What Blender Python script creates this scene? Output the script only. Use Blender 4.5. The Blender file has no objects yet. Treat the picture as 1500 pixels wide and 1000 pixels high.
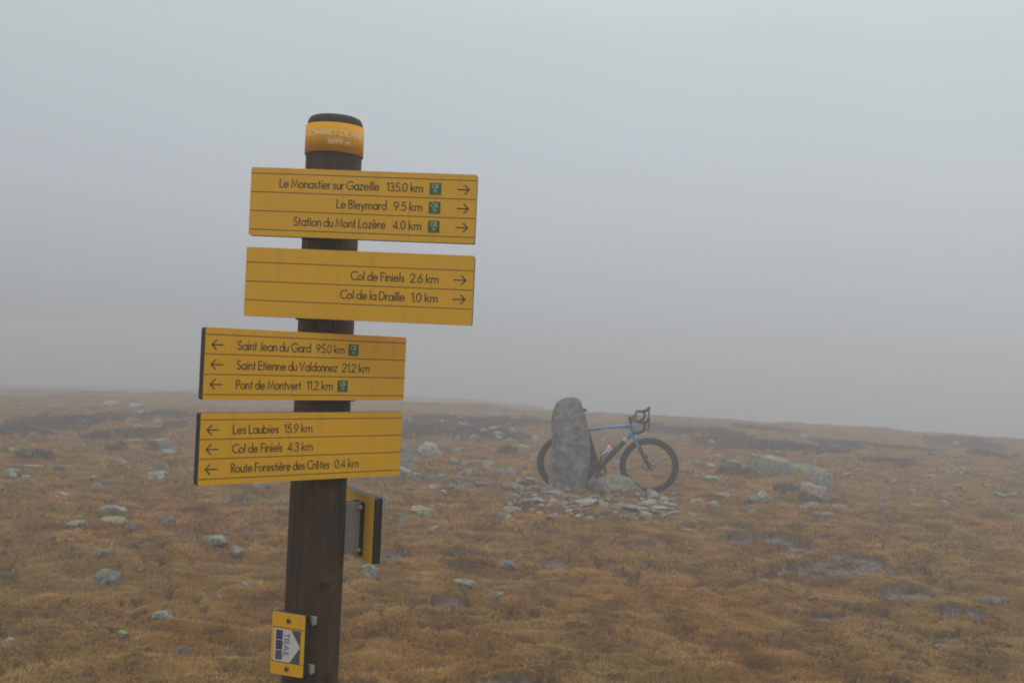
import bpy, bmesh, math, random
import numpy as np
from mathutils import Vector, Matrix, noise as mnoise

sc = bpy.context.scene
R = math.radians
random.seed(7)
rng = np.random.default_rng(11)

# ------------------------------------------------------------------ camera
CAM_H, ROLL, PITCH, FPX = 1.60, R(2.58), R(0.50), 1500.0
cam_d = bpy.data.cameras.new("camera")
cam = bpy.data.objects.new("camera", cam_d)
sc.collection.objects.link(cam)
cam_d.sensor_width = 36.0
cam_d.lens = 36.0
cam_d.clip_start = 0.05
cam_d.clip_end = 2000.0
cam.matrix_world = (Matrix.Translation((0, 0, CAM_H)) @ Matrix.Rotation(math.pi / 2 + PITCH, 4, 'X')
                    @ Matrix.Rotation(ROLL * -1.0 * -1.0, 4, 'Z'))
cam_d.dof.use_dof = True
cam_d.dof.focus_distance = 3.8
cam_d.dof.aperture_fstop = 5.6
sc.camera = cam

# ------------------------------------------------------------------ sky, sun, exposure
SUN_EL, SUN_AZ = R(48), R(35)
w = bpy.data.worlds.new("World")
sc.world = w
w.use_nodes = True
nt = w.node_tree
nt.nodes.clear()
out = nt.nodes.new("ShaderNodeOutputWorld")
bg_sky = nt.nodes.new("ShaderNodeBackground")
bg_cloud = nt.nodes.new("ShaderNodeBackground")
add = nt.nodes.new("ShaderNodeAddShader")
sky = nt.nodes.new("ShaderNodeTexSky")
sky.sky_type = 'NISHITA'
sky.sun_disc = False
sky.sun_elevation = SUN_EL
sky.sun_rotation = SUN_AZ
hs = nt.nodes.new("ShaderNodeHueSaturation")
hs.inputs['Saturation'].default_value = 0.25
hs.inputs['Value'].default_value = 0.35
nt.links.new(sky.outputs[0], hs.inputs['Color'])
nt.links.new(hs.outputs[0], bg_sky.inputs['Color'])
bg_sky.inputs['Strength'].default_value = 0.05
# the cloud deck: overcast luminance rising from the horizon to the zenith
tc = nt.nodes.new("ShaderNodeTexCoord")
sep = nt.nodes.new("ShaderNodeSeparateXYZ")
ramp = nt.nodes.new("ShaderNodeValToRGB")
nz = nt.nodes.new("ShaderNodeTexNoise")
nz.inputs['Scale'].default_value = 1.6
nz.inputs['Detail'].default_value = 3
mad = nt.nodes.new("ShaderNodeMath")
mad.operation = 'MULTIPLY_ADD'
mad.inputs[1].default_value = 0.12
nt.links.new(tc.outputs['Generated'], sep.inputs[0])
nt.links.new(tc.outputs['Generated'], nz.inputs['Vector'])
nt.links.new(nz.outputs[0], mad.inputs[0])
nt.links.new(sep.outputs['Z'], mad.inputs[2])
nt.links.new(mad.outputs[0], ramp.inputs[0])
el = ramp.color_ramp.elements
el[0].position = 0.03;  el[0].color = (0.190, 0.190, 0.194, 1)
el[1].position = 1.0;  el[1].color = (1.20, 1.22, 1.25, 1)
for p, c in ((0.09, (0.282, 0.304, 0.326, 1)), (0.19, (0.352, 0.383, 0.408, 1)), (0.374, (0.455, 0.500, 0.520, 1)), (0.65, (0.85, 0.875, 0.90, 1))):
    e = el.new(p); e.color = c
nt.links.new(ramp.outputs[0], bg_cloud.inputs['Color'])
bg_cloud.inputs['Strength'].default_value = 1.0
nt.links.new(bg_sky.outputs[0], add.inputs[0])
nt.links.new(bg_cloud.outputs[0], add.inputs[1])
nt.links.new(add.outputs[0], out.inputs['Surface'])

sun_d = bpy.data.lights.new("sun", 'SUN')
sun_d.energy = 0.5
sun_d.angle = R(50)
sun_d.color = (1.0, 0.97, 0.93)
sun = bpy.data.objects.new("sun", sun_d)
sc.collection.objects.link(sun)
sd = Vector((math.sin(SUN_AZ) * math.cos(SUN_EL), math.cos(SUN_AZ) * math.cos(SUN_EL), math.sin(SUN_EL)))
sun.rotation_euler = sd.to_track_quat('Z', 'Y').to_euler()

sc.view_settings.view_transform = 'Standard'
sc.view_settings.look = 'None'
sc.view_settings.exposure = 0.0
sc.view_settings.gamma = 1.0
sc.view_settings.use_curve_mapping = False
sc.render.engine = 'CYCLES'
sc.cycles.use_denoising = True
sc.cycles.max_bounces = 6
sc.cycles.volume_bounces = 2
sc.cycles.sample_clamp_indirect = 4.0

# ------------------------------------------------------------------ noise and terrain
def _hash(ix, iy, seed):
    h = (ix.astype(np.int64) * 374761393 + iy.astype(np.int64) * 668265263 + seed * 974711) & 0xffffffff
    h = ((h ^ (h >> 13)) * 1274126177) & 0xffffffff
    return (h ^ (h >> 16)) & 0xffff

def perlin(x, y, seed=0):
    x = np.asarray(x, float); y = np.asarray(y, float)
    ix = np.floor(x); iy = np.floor(y)
    fx = x - ix; fy = y - iy
    u = fx * fx * fx * (fx * (fx * 6 - 15) + 10)
    v = fy * fy * fy * (fy * (fy * 6 - 15) + 10)
    def g(dx, dy):
        a = _hash(ix + dx, iy + dy, seed) / 65536.0 * 2 * np.pi
        return np.cos(a) * (fx - dx) + np.sin(a) * (fy - dy)
    a = g(0, 0) * (1 - u) + g(1, 0) * u
    b = g(0, 1) * (1 - u) + g(1, 1) * u
    return (a * (1 - v) + b * v) * 1.5

def sstep(a, b, x):
    t = np.clip((np.asarray(x, float) - a) / (b - a), 0, 1)
    return t * t * (3 - 2 * t)

def h_base(x, y):
    """the summit plateau: flat round the viewer, rolling off beyond about 17 m"""
    x = np.asarray(x, float); y = np.asarray(y, float)
    r = np.hypot(x, y)
    k = 0.0030
    qm = 0.046 + 0.083 * sstep(-0.02, 0.28, x / np.maximum(r, 0.1))
    s = np.maximum(0, r - 17.0)
    s1 = qm / k
    return -np.where(s < s1, 0.5 * k * s * s, 0.5 * k * s1 * s1 + qm * (s - s1))

def pix_dir(px, py):
    a = (px - 750.0) / FPX; b = (500.0 - py) / FPX
    x = a * math.cos(ROLL) - b * math.sin(ROLL)
    z2 = a * math.sin(ROLL) + b * math.cos(ROLL)
    y = math.cos(PITCH) - z2 * math.sin(PITCH)
    z = math.sin(PITCH) + z2 * math.cos(PITCH)
    return x / y, z / y

def unproj(px, py, D):
    x, z = pix_dir(px, py)
    return Vector((x * D, D, CAM_H + z * D))

def ground_at(px, py):
    x, z = pix_dir(px, py)
    d = np.linspace(3, 70, 4000)
    below = CAM_H + z * d < h_base(x * d, d)
    if not below.any():
        return None
    D = d[np.argmax(below)]
    return x * D, D

def ell(px, py, wpx, hpx):
    g = ground_at(px, py)
    g2 = ground_at(px, py - hpx / 2) or g
    g1 = ground_at(px, py + hpx / 2)
    return (g[0], (g1[1] + g2[1]) / 2, wpx / 2 / FPX * g[1], max(0.15, abs(g2[1] - g1[1]) / 2))

BARE = [ell(*a) for a in ((1160, 806, 190, 30), (1240, 838, 230, 34), (1330, 868, 160, 26), (1095, 795, 90, 18),
                          (815, 826, 60, 14), (838, 872, 80, 24), (875, 902, 70, 14), (1420, 910, 120, 24),
                          (760, 996, 120, 24), (655, 830, 60, 10), (560, 812, 60, 8), (1090, 742, 40, 8),
                          (760, 910, 60, 10), (655, 888, 60, 10), (1330, 770, 50, 9), (365, 776, 50, 9), (280, 780, 40, 8),
                          (690, 995, 70, 14), (1210, 905, 80, 12), (1440, 840, 70, 14), (920, 800, 60, 8))]
HEATH = [ell(*a) for a in ((180, 641, 100, 15), (40, 640, 70, 9), (70, 622, 130, 22), (150, 615, 60, 9), (255, 625, 34, 9),
                           (240, 612, 90, 7), (112, 620, 44, 7), (655, 628, 150, 26), (725, 640, 90, 12), (745, 624, 110, 11),
                           (790, 618, 60, 9), (1080, 655, 130, 15), (1170, 660, 150, 16), (1225, 652, 60, 12), (1060, 640, 80, 10),
                           (1310, 655, 120, 9), (1300, 680, 80, 6), (1080, 694, 60, 10), (1155, 722, 50, 8), (955, 630, 70, 10),
                           (995, 634, 110, 8), (745, 664, 30, 6), (60, 676, 60, 6), (1130, 632, 90, 7), (1420, 650, 90, 8),
                           (1450, 672, 60, 6), (20, 634, 40, 9), (175, 659, 50, 6), (610, 636, 60, 16))]

def mask_of(x, y, es, seed):
    m = np.zeros(np.shape(x))
    jx = perlin(x / 0.9, y / 0.55, seed) * 0.75 + perlin(x / 0.35, y / 0.22, seed + 1) * 0.55 + perlin(x / 0.13, y / 0.09, seed + 2) * 0.3
    for (cx, cy, rx, ry) in es:
        d = ((x - cx) / rx) ** 2 + ((y - cy) / ry) ** 2
        m = np.maximum(m, 1 - sstep(0.66, 0.82, d + jx * 1.2))
    return m

STONE_XY = (0.83, 11.62)

def cushions(x, y):
    """tufty mats of dead grass: rounded tops with sharp gaps"""
    wx = perlin(x / 0.8, y / 0.6, 40) * 0.35
    wy = perlin(x / 0.8, y / 0.6, 41) * 0.25
    a = np.abs(perlin((x + wx) / 0.85, (y + wy) / 0.46, 3))
    b = np.abs(perlin((x + wx) / 0.33, (y + wy) / 0.20, 4))
    c = perlin(x / 0.11, y / 0.08, 5)
    return a, b, c

def gaps(x, y, a, b):
    """where the turf is torn open and the soil shows"""
    sel = sstep(-0.30, 0.25, perlin(x / 1.3, y / 1.0, 30))
    g = np.maximum(0.9 * (1 - sstep(0.01, 0.06, a)), 0.9 * (1 - sstep(0.01, 0.085, b))) * sel
    n = 0.8 * perlin(x / 0.24, y / 0.11, 33) + 0.75 * perlin(x / 0.085, y / 0.045, 34) + 0.35 * perlin(x / 1.6, y / 1.1, 35)
    n2 = perlin(x / 0.60, y / 0.34, 36) + 0.45 * perlin(x / 0.2, y / 0.12, 37)
    return np.clip(np.maximum(g, np.maximum(sstep(0.40, 0.56, n), sstep(0.66, 0.82, n2))), 0, 1)

def terrain(x, y):
    x = np.asarray(x, float); y = np.asarray(y, float)
    r = np.hypot(x, y)
    z = h_base(x, y)
    z = z + perlin(x / 6.0, y / 5.0, 8) * (0.03 + 0.22 * sstep(16, 34, r)) + perlin(x / 1.9, y / 1.6, 9) * (0.03 + 0.07 * sstep(18, 32, r))
    a, b, c = cushions(x, y)
    fade = 1 - 0.0 * r
    z = z + fade * (0.058 * (np.minimum(a, 0.5) / 0.5) ** 0.6 - 0.045 + 0.034 * (np.minimum(b, 0.5) / 0.5) ** 0.7 + 0.008 * c)
    z = z - 0.032 * gaps(x, y, a, b)
    z = z - 0.055 * mask_of(x, y, BARE, 21) + 0.05 * mask_of(x, y, HEATH, 23)
    d2 = ((x - STONE_XY[0] - 0.12) / 0.85) ** 2 + ((y - STONE_XY[1] + 0.15) / 0.42) ** 2
    z = z + 0.06 * np.exp(-d2)
    # the wheels stand in a shallow trodden hollow
    for (wx_, wy_) in ((0.698, 12.02), (1.657, 12.06)):
        d = np.hypot((x - wx_) / 0.5, (y - wy_) / 0.25)
        t = np.exp(-d * d)
        z = z * (1 - t) + t * (-0.01)
    return z

def tz(x, y):
    return float(terrain(np.array([x]), np.array([y]))[0])

# ------------------------------------------------------------------ helpers: nodes, meshes, tags
def material(name, rough=0.8, spec=0.3, metal=0.0):
    m = bpy.data.materials.new(name)
    m.use_nodes = True
    b = m.node_tree.nodes["Principled BSDF"]
    b.inputs['Roughness'].default_value = rough
    b.inputs['Specular IOR Level'].default_value = spec
    b.inputs['Metallic'].default_value = metal
    return m, m.node_tree, b

def node(nt, kind, **kw):
    n = nt.nodes.new(kind)
    for k, v in kw.items():
        if k in n.inputs.keys() if hasattr(n.inputs, 'keys') else False:
            n.inputs[k].default_value = v
        else:
            setattr(n, k, v)
    return n

def noise_n(nt, vec, scale, detail=4, rough=0.55, dist=0.0):
    n = nt.nodes.new("ShaderNodeTexNoise")
    n.inputs['Scale'].default_value = scale
    n.inputs['Detail'].default_value = detail
    n.inputs['Roughness'].default_value = rough
    n.inputs['Distortion'].default_value = dist
    nt.links.new(vec, n.inputs['Vector'])
    return n.outputs[0]

def ramp_n(nt, fac, stops):
    r = nt.nodes.new("ShaderNodeValToRGB")
    e = r.color_ramp.elements
    e[0].position, e[0].color = stops[0][0], (*stops[0][1], 1)
    e[1].position, e[1].color = stops[-1][0], (*stops[-1][1], 1)
    for p, c in stops[1:-1]:
        q = e.new(p); q.color = (*c, 1)
    nt.links.new(fac, r.inputs[0])
    return r.outputs[0]

def mix_n(nt, fac, a, b, mode='MIX'):
    m = nt.nodes.new("ShaderNodeMix")
    m.data_type = 'RGBA'
    m.blend_type = mode
    for s, v in ((0, fac), (6, a), (7, b)):
        if isinstance(v, (int, float)):
            m.inputs[s].default_value = v
        elif isinstance(v, tuple):
            m.inputs[s].default_value = (*v, 1)
        else:
            nt.links.new(v, m.inputs[s])
    return m.outputs[2]

def math_n(nt, op, a, b=0.0, c=0.0):
    m = nt.nodes.new("ShaderNodeMath")
    m.operation = op
    for i, v in enumerate((a, b, c)):
        if isinstance(v, (int, float)):
            m.inputs[i].default_value = v
        else:
            nt.links.new(v, m.inputs[i])
    return m.outputs[0]

def bump_n(nt, bsdf, height, strength=0.4, dist=0.01):
    b = nt.nodes.new("ShaderNodeBump")
    b.inputs['Strength'].default_value = strength
    b.inputs['Distance'].default_value = dist
    nt.links.new(height, b.inputs['Height'])
    nt.links.new(b.outputs[0], bsdf.inputs['Normal'])

def position(nt):
    return nt.nodes.new("ShaderNodeNewGeometry").outputs['Position']

def objco(nt):
    return nt.nodes.new("ShaderNodeTexCoord").outputs['Object']

class MB:
    def __init__(self):
        self.v, self.f, self.m, self.s = [], [], [], []

    def add(self, verts, faces, mat=0, smooth=True):
        o = len(self.v)
        self.v += [tuple(p) for p in verts]
        for f in faces:
            self.f.append(tuple(i + o for i in f)); self.m.append(mat); self.s.append(smooth)

    def box(self, c, s, mat=0, bev=0.0, rot=None):
        bm = bmesh.new()
        bmesh.ops.create_cube(bm, size=1.0)
        for v in bm.verts:
            v.co = Vector((v.co.x * s[0], v.co.y * s[1], v.co.z * s[2]))
        if bev:
            bmesh.ops.bevel(bm, geom=bm.edges[:], offset=bev, segments=2, affect='EDGES', profile=0.5)
        bm.verts.index_update()
        vs = [(rot @ v.co if rot else v.co) + Vector(c) for v in bm.verts]
        self.add(vs, [[v.index for v in f.verts] for f in bm.faces], mat, False)
        bm.free()

    def tube(self, pts, rad, n=12, mat=0, caps=True, flat=1.0, mats=None, up=None):
        pts = [Vector(p) for p in pts]
        if not isinstance(rad, (list, tuple)):
            rad = [rad] * len(pts)
        tang = []
        for i in range(len(pts)):
            a = pts[max(0, i - 1)]; b = pts[min(len(pts) - 1, i + 1)]
            tang.append((b - a).normalized())
        ref = Vector(up) if up else (Vector((0, 1, 0)) if abs(tang[0].y) < 0.9 else Vector((0, 0, 1)))
        verts, faces = [], []
        u = (ref - tang[0] * ref.dot(tang[0])).normalized()
        for i, p in enumerate(pts):
            t = tang[i]
            u = (u - t * u.dot(t)).normalized()
            v = t.cross(u)
            for k in range(n):
                a = 2 * math.pi * k / n
                verts.append(p + (u * math.cos(a) * flat + v * math.sin(a)) * rad[i])
        o = len(self.v)
        self.v += [tuple(q) for q in verts]
        for i in range(len(pts) - 1):
            for k in range(n):
                k2 = (k + 1) % n
                self.f.append((o + i * n + k, o + i * n + k2, o + (i + 1) * n + k2, o + (i + 1) * n + k))
                self.m.append(mats[i] if mats else mat); self.s.append(True)
        if caps:
            self.f.append(tuple(o + k for k in reversed(range(n)))); self.m.append(mats[0] if mats else mat); self.s.append(False)
            self.f.append(tuple(o + (len(pts) - 1) * n + k for k in range(n))); self.m.append(mats[-1] if mats else mat); self.s.append(False)

    def ring(self, c, R_, prof, n=64, mat=0):
        """revolve a closed profile [(dr, dy)] round the Y axis at c"""
        o = len(self.v); k = len(prof)
        for i in range(n):
            a = 2 * math.pi * i / n
            for (dr, dy) in prof:
                self.v.append((c[0] + (R_ + dr) * math.cos(a), c[1] + dy, c[2] + (R_ + dr) * math.sin(a)))
        for i in range(n):
            i2 = (i + 1) % n
            for j in range(k):
                j2 = (j + 1) % k
                self.f.append((o + i * k + j, o + i2 * k + j, o + i2 * k + j2, o + i * k + j2))
                self.m.append(mat); self.s.append(True)

    def strokes(self, polys, hw, h, mat=0, place=None):
        """ribbons with a raised middle along 2-D polylines; place maps (x, z, out) to 3-D"""
        place = place or (lambda x, z, o: (x, -o, z))
        for pl in polys:
            pl = [p for i, p in enumerate(pl) if i == 0 or math.hypot(p[0] - pl[i - 1][0], p[1] - pl[i - 1][1]) > 1e-7]
            if len(pl) < 2:
                continue
            closed = math.hypot(pl[0][0] - pl[-1][0], pl[0][1] - pl[-1][1]) < 1e-6
            if closed:
                pl = pl[:-1]
            n = len(pl)
            vs = []
            for i in range(n):
                p = pl[i]
                a = pl[i - 1] if (closed or i > 0) else None
                b = pl[(i + 1) % n] if (closed or i < n - 1) else None
                d1 = (p[0] - a[0], p[1] - a[1]) if a else None
                d2 = (b[0] - p[0], b[1] - p[1]) if b else None
                nrm = lambda d: (d[0] / math.hypot(*d), d[1] / math.hypot(*d))
                if d1: d1 = nrm(d1)
                if d2: d2 = nrm(d2)
                if not d1: d1 = d2; ext = -1
                elif not d2: d2 = d1; ext = 1
                else: ext = 0
                nx, ny = -(d1[1] + d2[1]), (d1[0] + d2[0])
                l = math.hypot(nx, ny) or 1
                nx, ny = nx / l, ny / l
                cs = max(0.45, nx * -d1[1] + ny * d1[0])
                m = hw / cs
                px, pz = p[0] + ext * d1[0] * hw * 0.7, p[1] + ext * d1[1] * hw * 0.7
                vs += [place(px + nx * m, pz + ny * m, h * 0.25), place(px, pz, h), place(px - nx * m, pz - ny * m, h * 0.25)]
            fs = []
            for i in range(n if closed else n - 1):
                j = (i + 1) % n
                for q in (0, 1):
                    fs.append((i * 3 + q, j * 3 + q, j * 3 + q + 1, i * 3 + q + 1))
            self.add(vs, [tuple(reversed(f)) for f in fs], mat, False)

    def build(self, name, mats, parent=None):
        me = bpy.data.meshes.new(name)
        me.from_pydata(self.v, [], self.f)
        for m in (mats if isinstance(mats, (list, tuple)) else [mats]):
            me.materials.append(m)
        me.polygons.foreach_set('material_index', self.m)
        me.polygons.foreach_set('use_smooth', self.s)
        me.update()
        o = bpy.data.objects.new(name, me)
        sc.collection.objects.link(o)
        if parent:
            o.parent = parent
        return o

def tag(o, label=None, cat=None, group=None, kind=None):
    for k, v in (('label', label), ('category', cat), ('group', group), ('kind', kind)):
        if v:
            o[k] = v
    return o

def empty(name, loc, rot=(0, 0, 0)):
    o = bpy.data.objects.new(name, None)
    o.empty_display_size = 0.1
    o.location = loc
    o.rotation_euler = rot
    sc.collection.objects.link(o)
    return o

# ------------------------------------------------------------------ materials
def grass_colour(nt):
    pos = position(nt)
    big = noise_n(nt, pos, 0.55, 3)
    mid = noise_n(nt, pos, 2.6, 4)
    c = ramp_n(nt, mid, [(0.30, (0.180, 0.088, 0.026)), (0.45, (0.345, 0.178, 0.050)), (0.60, (0.440, 0.236, 0.070)), (0.75, (0.47, 0.305, 0.115))])
    c2 = mix_n(nt, ramp_n(nt, big, [(0.42, (0, 0, 0)), (0.62, (1, 1, 1))]), c, (0.345, 0.215, 0.072))
    return c2, pos

def mat_ground():
    m, nt, b = material("turf and soil", 1.0, 0.0)
    c, pos = grass_colour(nt)
    at = nt.nodes.new("ShaderNodeAttribute"); at.attribute_name = "bare"
    at2 = nt.nodes.new("ShaderNodeAttribute"); at2.attribute_name = "heath"
    fine = noise_n(nt, pos, 55, 5, 0.65)
    c = mix_n(nt, 1.0, c, ramp_n(nt, fine, [(0.3, (0.30, 0.28, 0.27)), (0.7, (0.72, 0.72, 0.72))]), 'MULTIPLY')
    grit = nt.nodes.new("ShaderNodeTexVoronoi"); grit.inputs['Scale'].default_value = 75
    nt.links.new(pos, grit.inputs['Vector'])
    soil = ramp_n(nt, noise_n(nt, pos, 26, 6, 0.75), [(0.32, (0.034, 0.021, 0.013)), (0.5, (0.085, 0.056, 0.036)), (0.66, (0.20, 0.150, 0.108)), (0.78, (0.30, 0.25, 0.20))])
    soil = mix_n(nt, 0.75, soil, ramp_n(nt, grit.outputs['Distance'], [(0.05, (1.7, 1.6, 1.5)), (0.3, (1.0, 1.0, 1.0)), (0.7, (0.4, 0.4, 0.4))]), 'MULTIPLY')
    c = mix_n(nt, at.outputs['Fac'], c, soil)
    at3 = nt.nodes.new("ShaderNodeAttribute"); at3.attribute_name = "gravel"
    gv = ramp_n(nt, noise_n(nt, pos, 38, 6, 0.75), [(0.34, (0.060, 0.045, 0.037)), (0.5, (0.155, 0.122, 0.104)), (0.68, (0.29, 0.24, 0.21))])
    c = mix_n(nt, at3.outputs['Fac'], c, gv)
    c = mix_n(nt, math_n(nt, 'MULTIPLY', at2.outputs['Fac'], 0.85), c, (0.065, 0.042, 0.032))
    nt.links.new(c, b.inputs['Base Color'])
    bump_n(nt, b, fine, 0.7, 0.012)
    return m

def mat_grass():
    m, nt, b = material("dead grass", 0.8, 0.15)
    c, pos = grass_colour(nt)
    at = nt.nodes.new("ShaderNodeAttribute"); at.attribute_name = "tint"
    t = ramp_n(nt, at.outputs['Fac'], [(0.0, (0.22, 0.20, 0.19)), (0.38, (0.80, 0.75, 0.70)), (0.70, (1.15, 1.13, 1.08)), (1.0, (1.55, 1.75, 2.1))])
    c = mix_n(nt, 1.0, c, t, 'MULTIPLY')
    nt.links.new(c, b.inputs['Base Color'])
    return m

def mat_heather():
    m, nt, b = material("heather twigs", 0.9, 0.1)
    at = nt.nodes.new("ShaderNodeAttribute"); at.attribute_name = "tint"
    c = ramp_n(nt, at.outputs['Fac'], [(0.0, (0.034, 0.021, 0.017)), (0.6, (0.105, 0.063, 0.045)), (1.0, (0.21, 0.12, 0.065))])
    nt.links.new(c, b.inputs['Base Color'])
    return m

def mat_rock(name, base, dark, lichen, amount, md_scale=24, lich_scale=6.0):
    m, nt, b = material(name, 0.92, 0.15)
    pos = position(nt)
    oi = nt.nodes.new("ShaderNodeObjectInfo")
    g = noise_n(nt, pos, 9, 6, 0.65)
    c = ramp_n(nt, g, [(0.30, dark), (0.55, base), (0.78, tuple(min(1, x * 1.35) for x in base))])
    sp = noise_n(nt, pos, 130, 3, 0.7)
    c = mix_n(nt, 0.55, c, ramp_n(nt, sp, [(0.3, (0.35, 0.35, 0.35)), (0.5, (0.95, 0.95, 0.95)), (0.7, (1.5, 1.5, 1.5))]), 'MULTIPLY')
    md = noise_n(nt, pos, md_scale, 5, 0.72, 0.3)
    c = mix_n(nt, 0.8, c, ramp_n(nt, md, [(0.34, (0.36, 0.36, 0.35)), (0.5, (0.92, 0.92, 0.92)), (0.66, (1.55, 1.55, 1.50))]), 'MULTIPLY')
    rv = math_n(nt, 'MULTIPLY_ADD', oi.outputs['Random'], 0.5, 0.75)
    c = mix_n(nt, 1.0, c, mix_n(nt, rv, (0, 0, 0), (1, 1, 1)), 'MULTIPLY')
    if amount:
        ge = nt.nodes.new("ShaderNodeNewGeometry")
        sx = nt.nodes.new("ShaderNodeSeparateXYZ"); nt.links.new(ge.outputs['Normal'], sx.inputs[0])
        ln = noise_n(nt, pos, lich_scale, 5, 0.7, 0.4)
        f = math_n(nt, 'MULTIPLY_ADD', sx.outputs['Z'], 0.10, ln)
        th = 0.72 - 0.22 * amount
        c = mix_n(nt, ramp_n(nt, f, [(th, (0, 0, 0)), (th + 0.05, (0.85, 0.85, 0.85))]), c,
                  mix_n(nt, noise_n(nt, pos, 40, 3), lichen, tuple(x * 0.62 for x in lichen)))
    nt.links.new(c, b.inputs['Base Color'])
    bump_n(nt, b, math_n(nt, 'ADD', math_n(nt, 'MULTIPLY', sp, 0.25), math_n(nt, 'ADD', g, md)), 0.8, 0.03)
    return m

M = {}
M['ground'] = mat_ground()
M['grass'] = mat_grass()
M['heather'] = mat_heather()
GREEN = (0.36, 0.39, 0.20)
M['rock_plain'] = mat_rock("granite", (0.250, 0.243, 0.212), (0.135, 0.131, 0.113), GREEN, 0.25)
M['rock_some'] = mat_rock("granite with some lichen", (0.290, 0.285, 0.240), (0.160, 0.158, 0.132), (0.37, 0.40, 0.22), 0.62)
M['rock_lichen'] = mat_rock("granite under lichen", (0.27, 0.28, 0.24), (0.15, 0.155, 0.13), (0.40, 0.42, 0.19), 0.95, lich_scale=9)
M['rock_pale'] = mat_rock("pale granite", (0.38, 0.37, 0.33), (0.235, 0.228, 0.203), GREEN, 0.2)
M['rock_pink'] = mat_rock("pinkish granite", (0.37, 0.280, 0.225), (0.23, 0.178, 0.145), GREEN, 0.12)
M['rock_stand'] = mat_rock("weathered granite", (0.245, 0.243, 0.218), (0.130, 0.130, 0.117), (0.33, 0.335, 0.275), 0.62, md_scale=13, lich_scale=5)

def mat_wood():
    m, nt, b = material("dark stained wood", 0.75, 0.25)
    co = objco(nt)
    mp = nt.nodes.new("ShaderNodeMapping"); mp.inputs['Scale'].default_value = (1, 1, 0.045)
    nt.links.new(co, mp.inputs[0])
    gr = noise_n(nt, mp.outputs[0], 70, 6, 0.65)
    pt = noise_n(nt, co, 7, 4, 0.6)
    c = ramp_n(nt, gr, [(0.25, (0.040, 0.024, 0.015)), (0.5, (0.064, 0.036, 0.021)), (0.72, (0.098, 0.056, 0.031))])
    c = mix_n(nt, ramp_n(nt, pt, [(0.42, (0, 0, 0)), (0.62, (0.75, 0.75, 0.75))]), c, (0.040, 0.035, 0.030))
    c = mix_n(nt, ramp_n(nt, noise_n(nt, co, 11, 5, 0.65, 0.8), [(0.52, (0, 0, 0)), (0.68, (0.7, 0.7, 0.7))]), c, (0.135, 0.072, 0.036))
    mp2 = nt.nodes.new("ShaderNodeMapping"); mp2.inputs['Scale'].default_value = (1, 1, 0.03)
    nt.links.new(co, mp2.inputs[0])
    cr = noise_n(nt, mp2.outputs[0], 26, 3, 0.5, 0.3)
    c = mix_n(nt, ramp_n(nt, cr, [(0.485, (0, 0, 0)), (0.497, (0.9, 0.9, 0.9)), (0.503, (0.9, 0.9, 0.9)), (0.515, (0, 0, 0))]), c, (0.012, 0.009, 0.007))
    # knots
    vo = nt.nodes.new("ShaderNodeTexVoronoi"); vo.inputs['Scale'].default_value = 9
    nt.links.new(co, vo.inputs['Vector'])
    c = mix_n(nt, ramp_n(nt, vo.outputs['Distance'], [(0.08, (0.8, 0.8, 0.8)), (0.16, (0, 0, 0))]), c, (0.014, 0.010, 0.009))
    nt.links.new(c, b.inputs['Base Color'])
    bump_n(nt, b, gr, 0.5, 0.004)
    return m

def mat_yellow(name, col=(0.82, 0.435, 0.010)):
    m, nt, b = material(name, 0.42, 0.4)
    co = objco(nt)
    n1 = noise_n(nt, co, 6, 5, 0.6)
    n2 = noise_n(nt, co, 60, 4, 0.7)
    c = mix_n(nt, ramp_n(nt, n1, [(0.35, (0, 0, 0)), (0.75, (0.5, 0.5, 0.5))]), col, tuple(x * f for x, f in zip(col, (0.86, 0.86, 1.1))))
    c = mix_n(nt, ramp_n(nt, n2, [(0.68, (0, 0, 0)), (0.80, (0.35, 0.35, 0.35))]), c, (0.30, 0.19, 0.05))
    nt.links.new(c, b.inputs['Base Color'])
    mp = nt.nodes.new("ShaderNodeMapping"); mp.inputs['Scale'].default_value = (1, 1, 0.06)
    nt.links.new(co, mp.inputs[0])
    stk = noise_n(nt, mp.outputs[0], 55, 4, 0.6)
    c = mix_n(nt, ramp_n(nt, stk, [(0.52, (0, 0, 0)), (0.78, (0.38, 0.38, 0.38))]), c, (0.42, 0.27, 0.06))
    nt.links.new(c, b.inputs['Base Color'])
    nt.links.new(ramp_n(nt, n1, [(0.3, (0.36, 0.36, 0.36)), (0.7, (0.52, 0.52, 0.52))]), b.inputs['Roughness'])
    return m

def mat_flat(name, col, rough=0.5, spec=0.4, metal=0.0, vary=0.15, scale=40):
    m, nt, b = material(name, rough, spec, metal)
    n = noise_n(nt, objco(nt), scale, 4, 0.6)
    c = mix_n(nt, n, tuple(x * (1 - vary) for x in col), tuple(min(1, x * (1 + vary)) for x in col))
    nt.links.new(c, b.inputs['Base Color'])
    return m

M['wood'] = mat_wood()
M['yellow'] = mat_yellow("yellow sign enamel")
M['band'] = mat_yellow("yellow band enamel", (0.80, 0.375, 0.012))
_b = M['band'].node_tree.nodes["Principled BSDF"]
for _l in list(_b.inputs['Roughness'].links): M['band'].node_tree.links.remove(_l)
_b.inputs['Roughness'].default_value = 0.7
_b.inputs['Specular IOR Level'].default_value = 0.15
M['rim'] = mat_flat("black sign edge", (0.012, 0.013, 0.014), 0.55)
M['ink'] = mat_flat("black lettering", (0.030, 0.022, 0.014), 0.6)
M['line'] = mat_flat("dark rule", (0.070, 0.036, 0.012), 0.6)
M['band_ink'] = mat_flat("faded white lettering", (0.86, 0.74, 0.50), 0.7)
M['green'] = mat_flat("green badge", (0.034, 0.125, 0.042), 0.5)
M['badge_ink'] = mat_flat("pale badge lettering", (0.42, 0.50, 0.30), 0.6)
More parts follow.
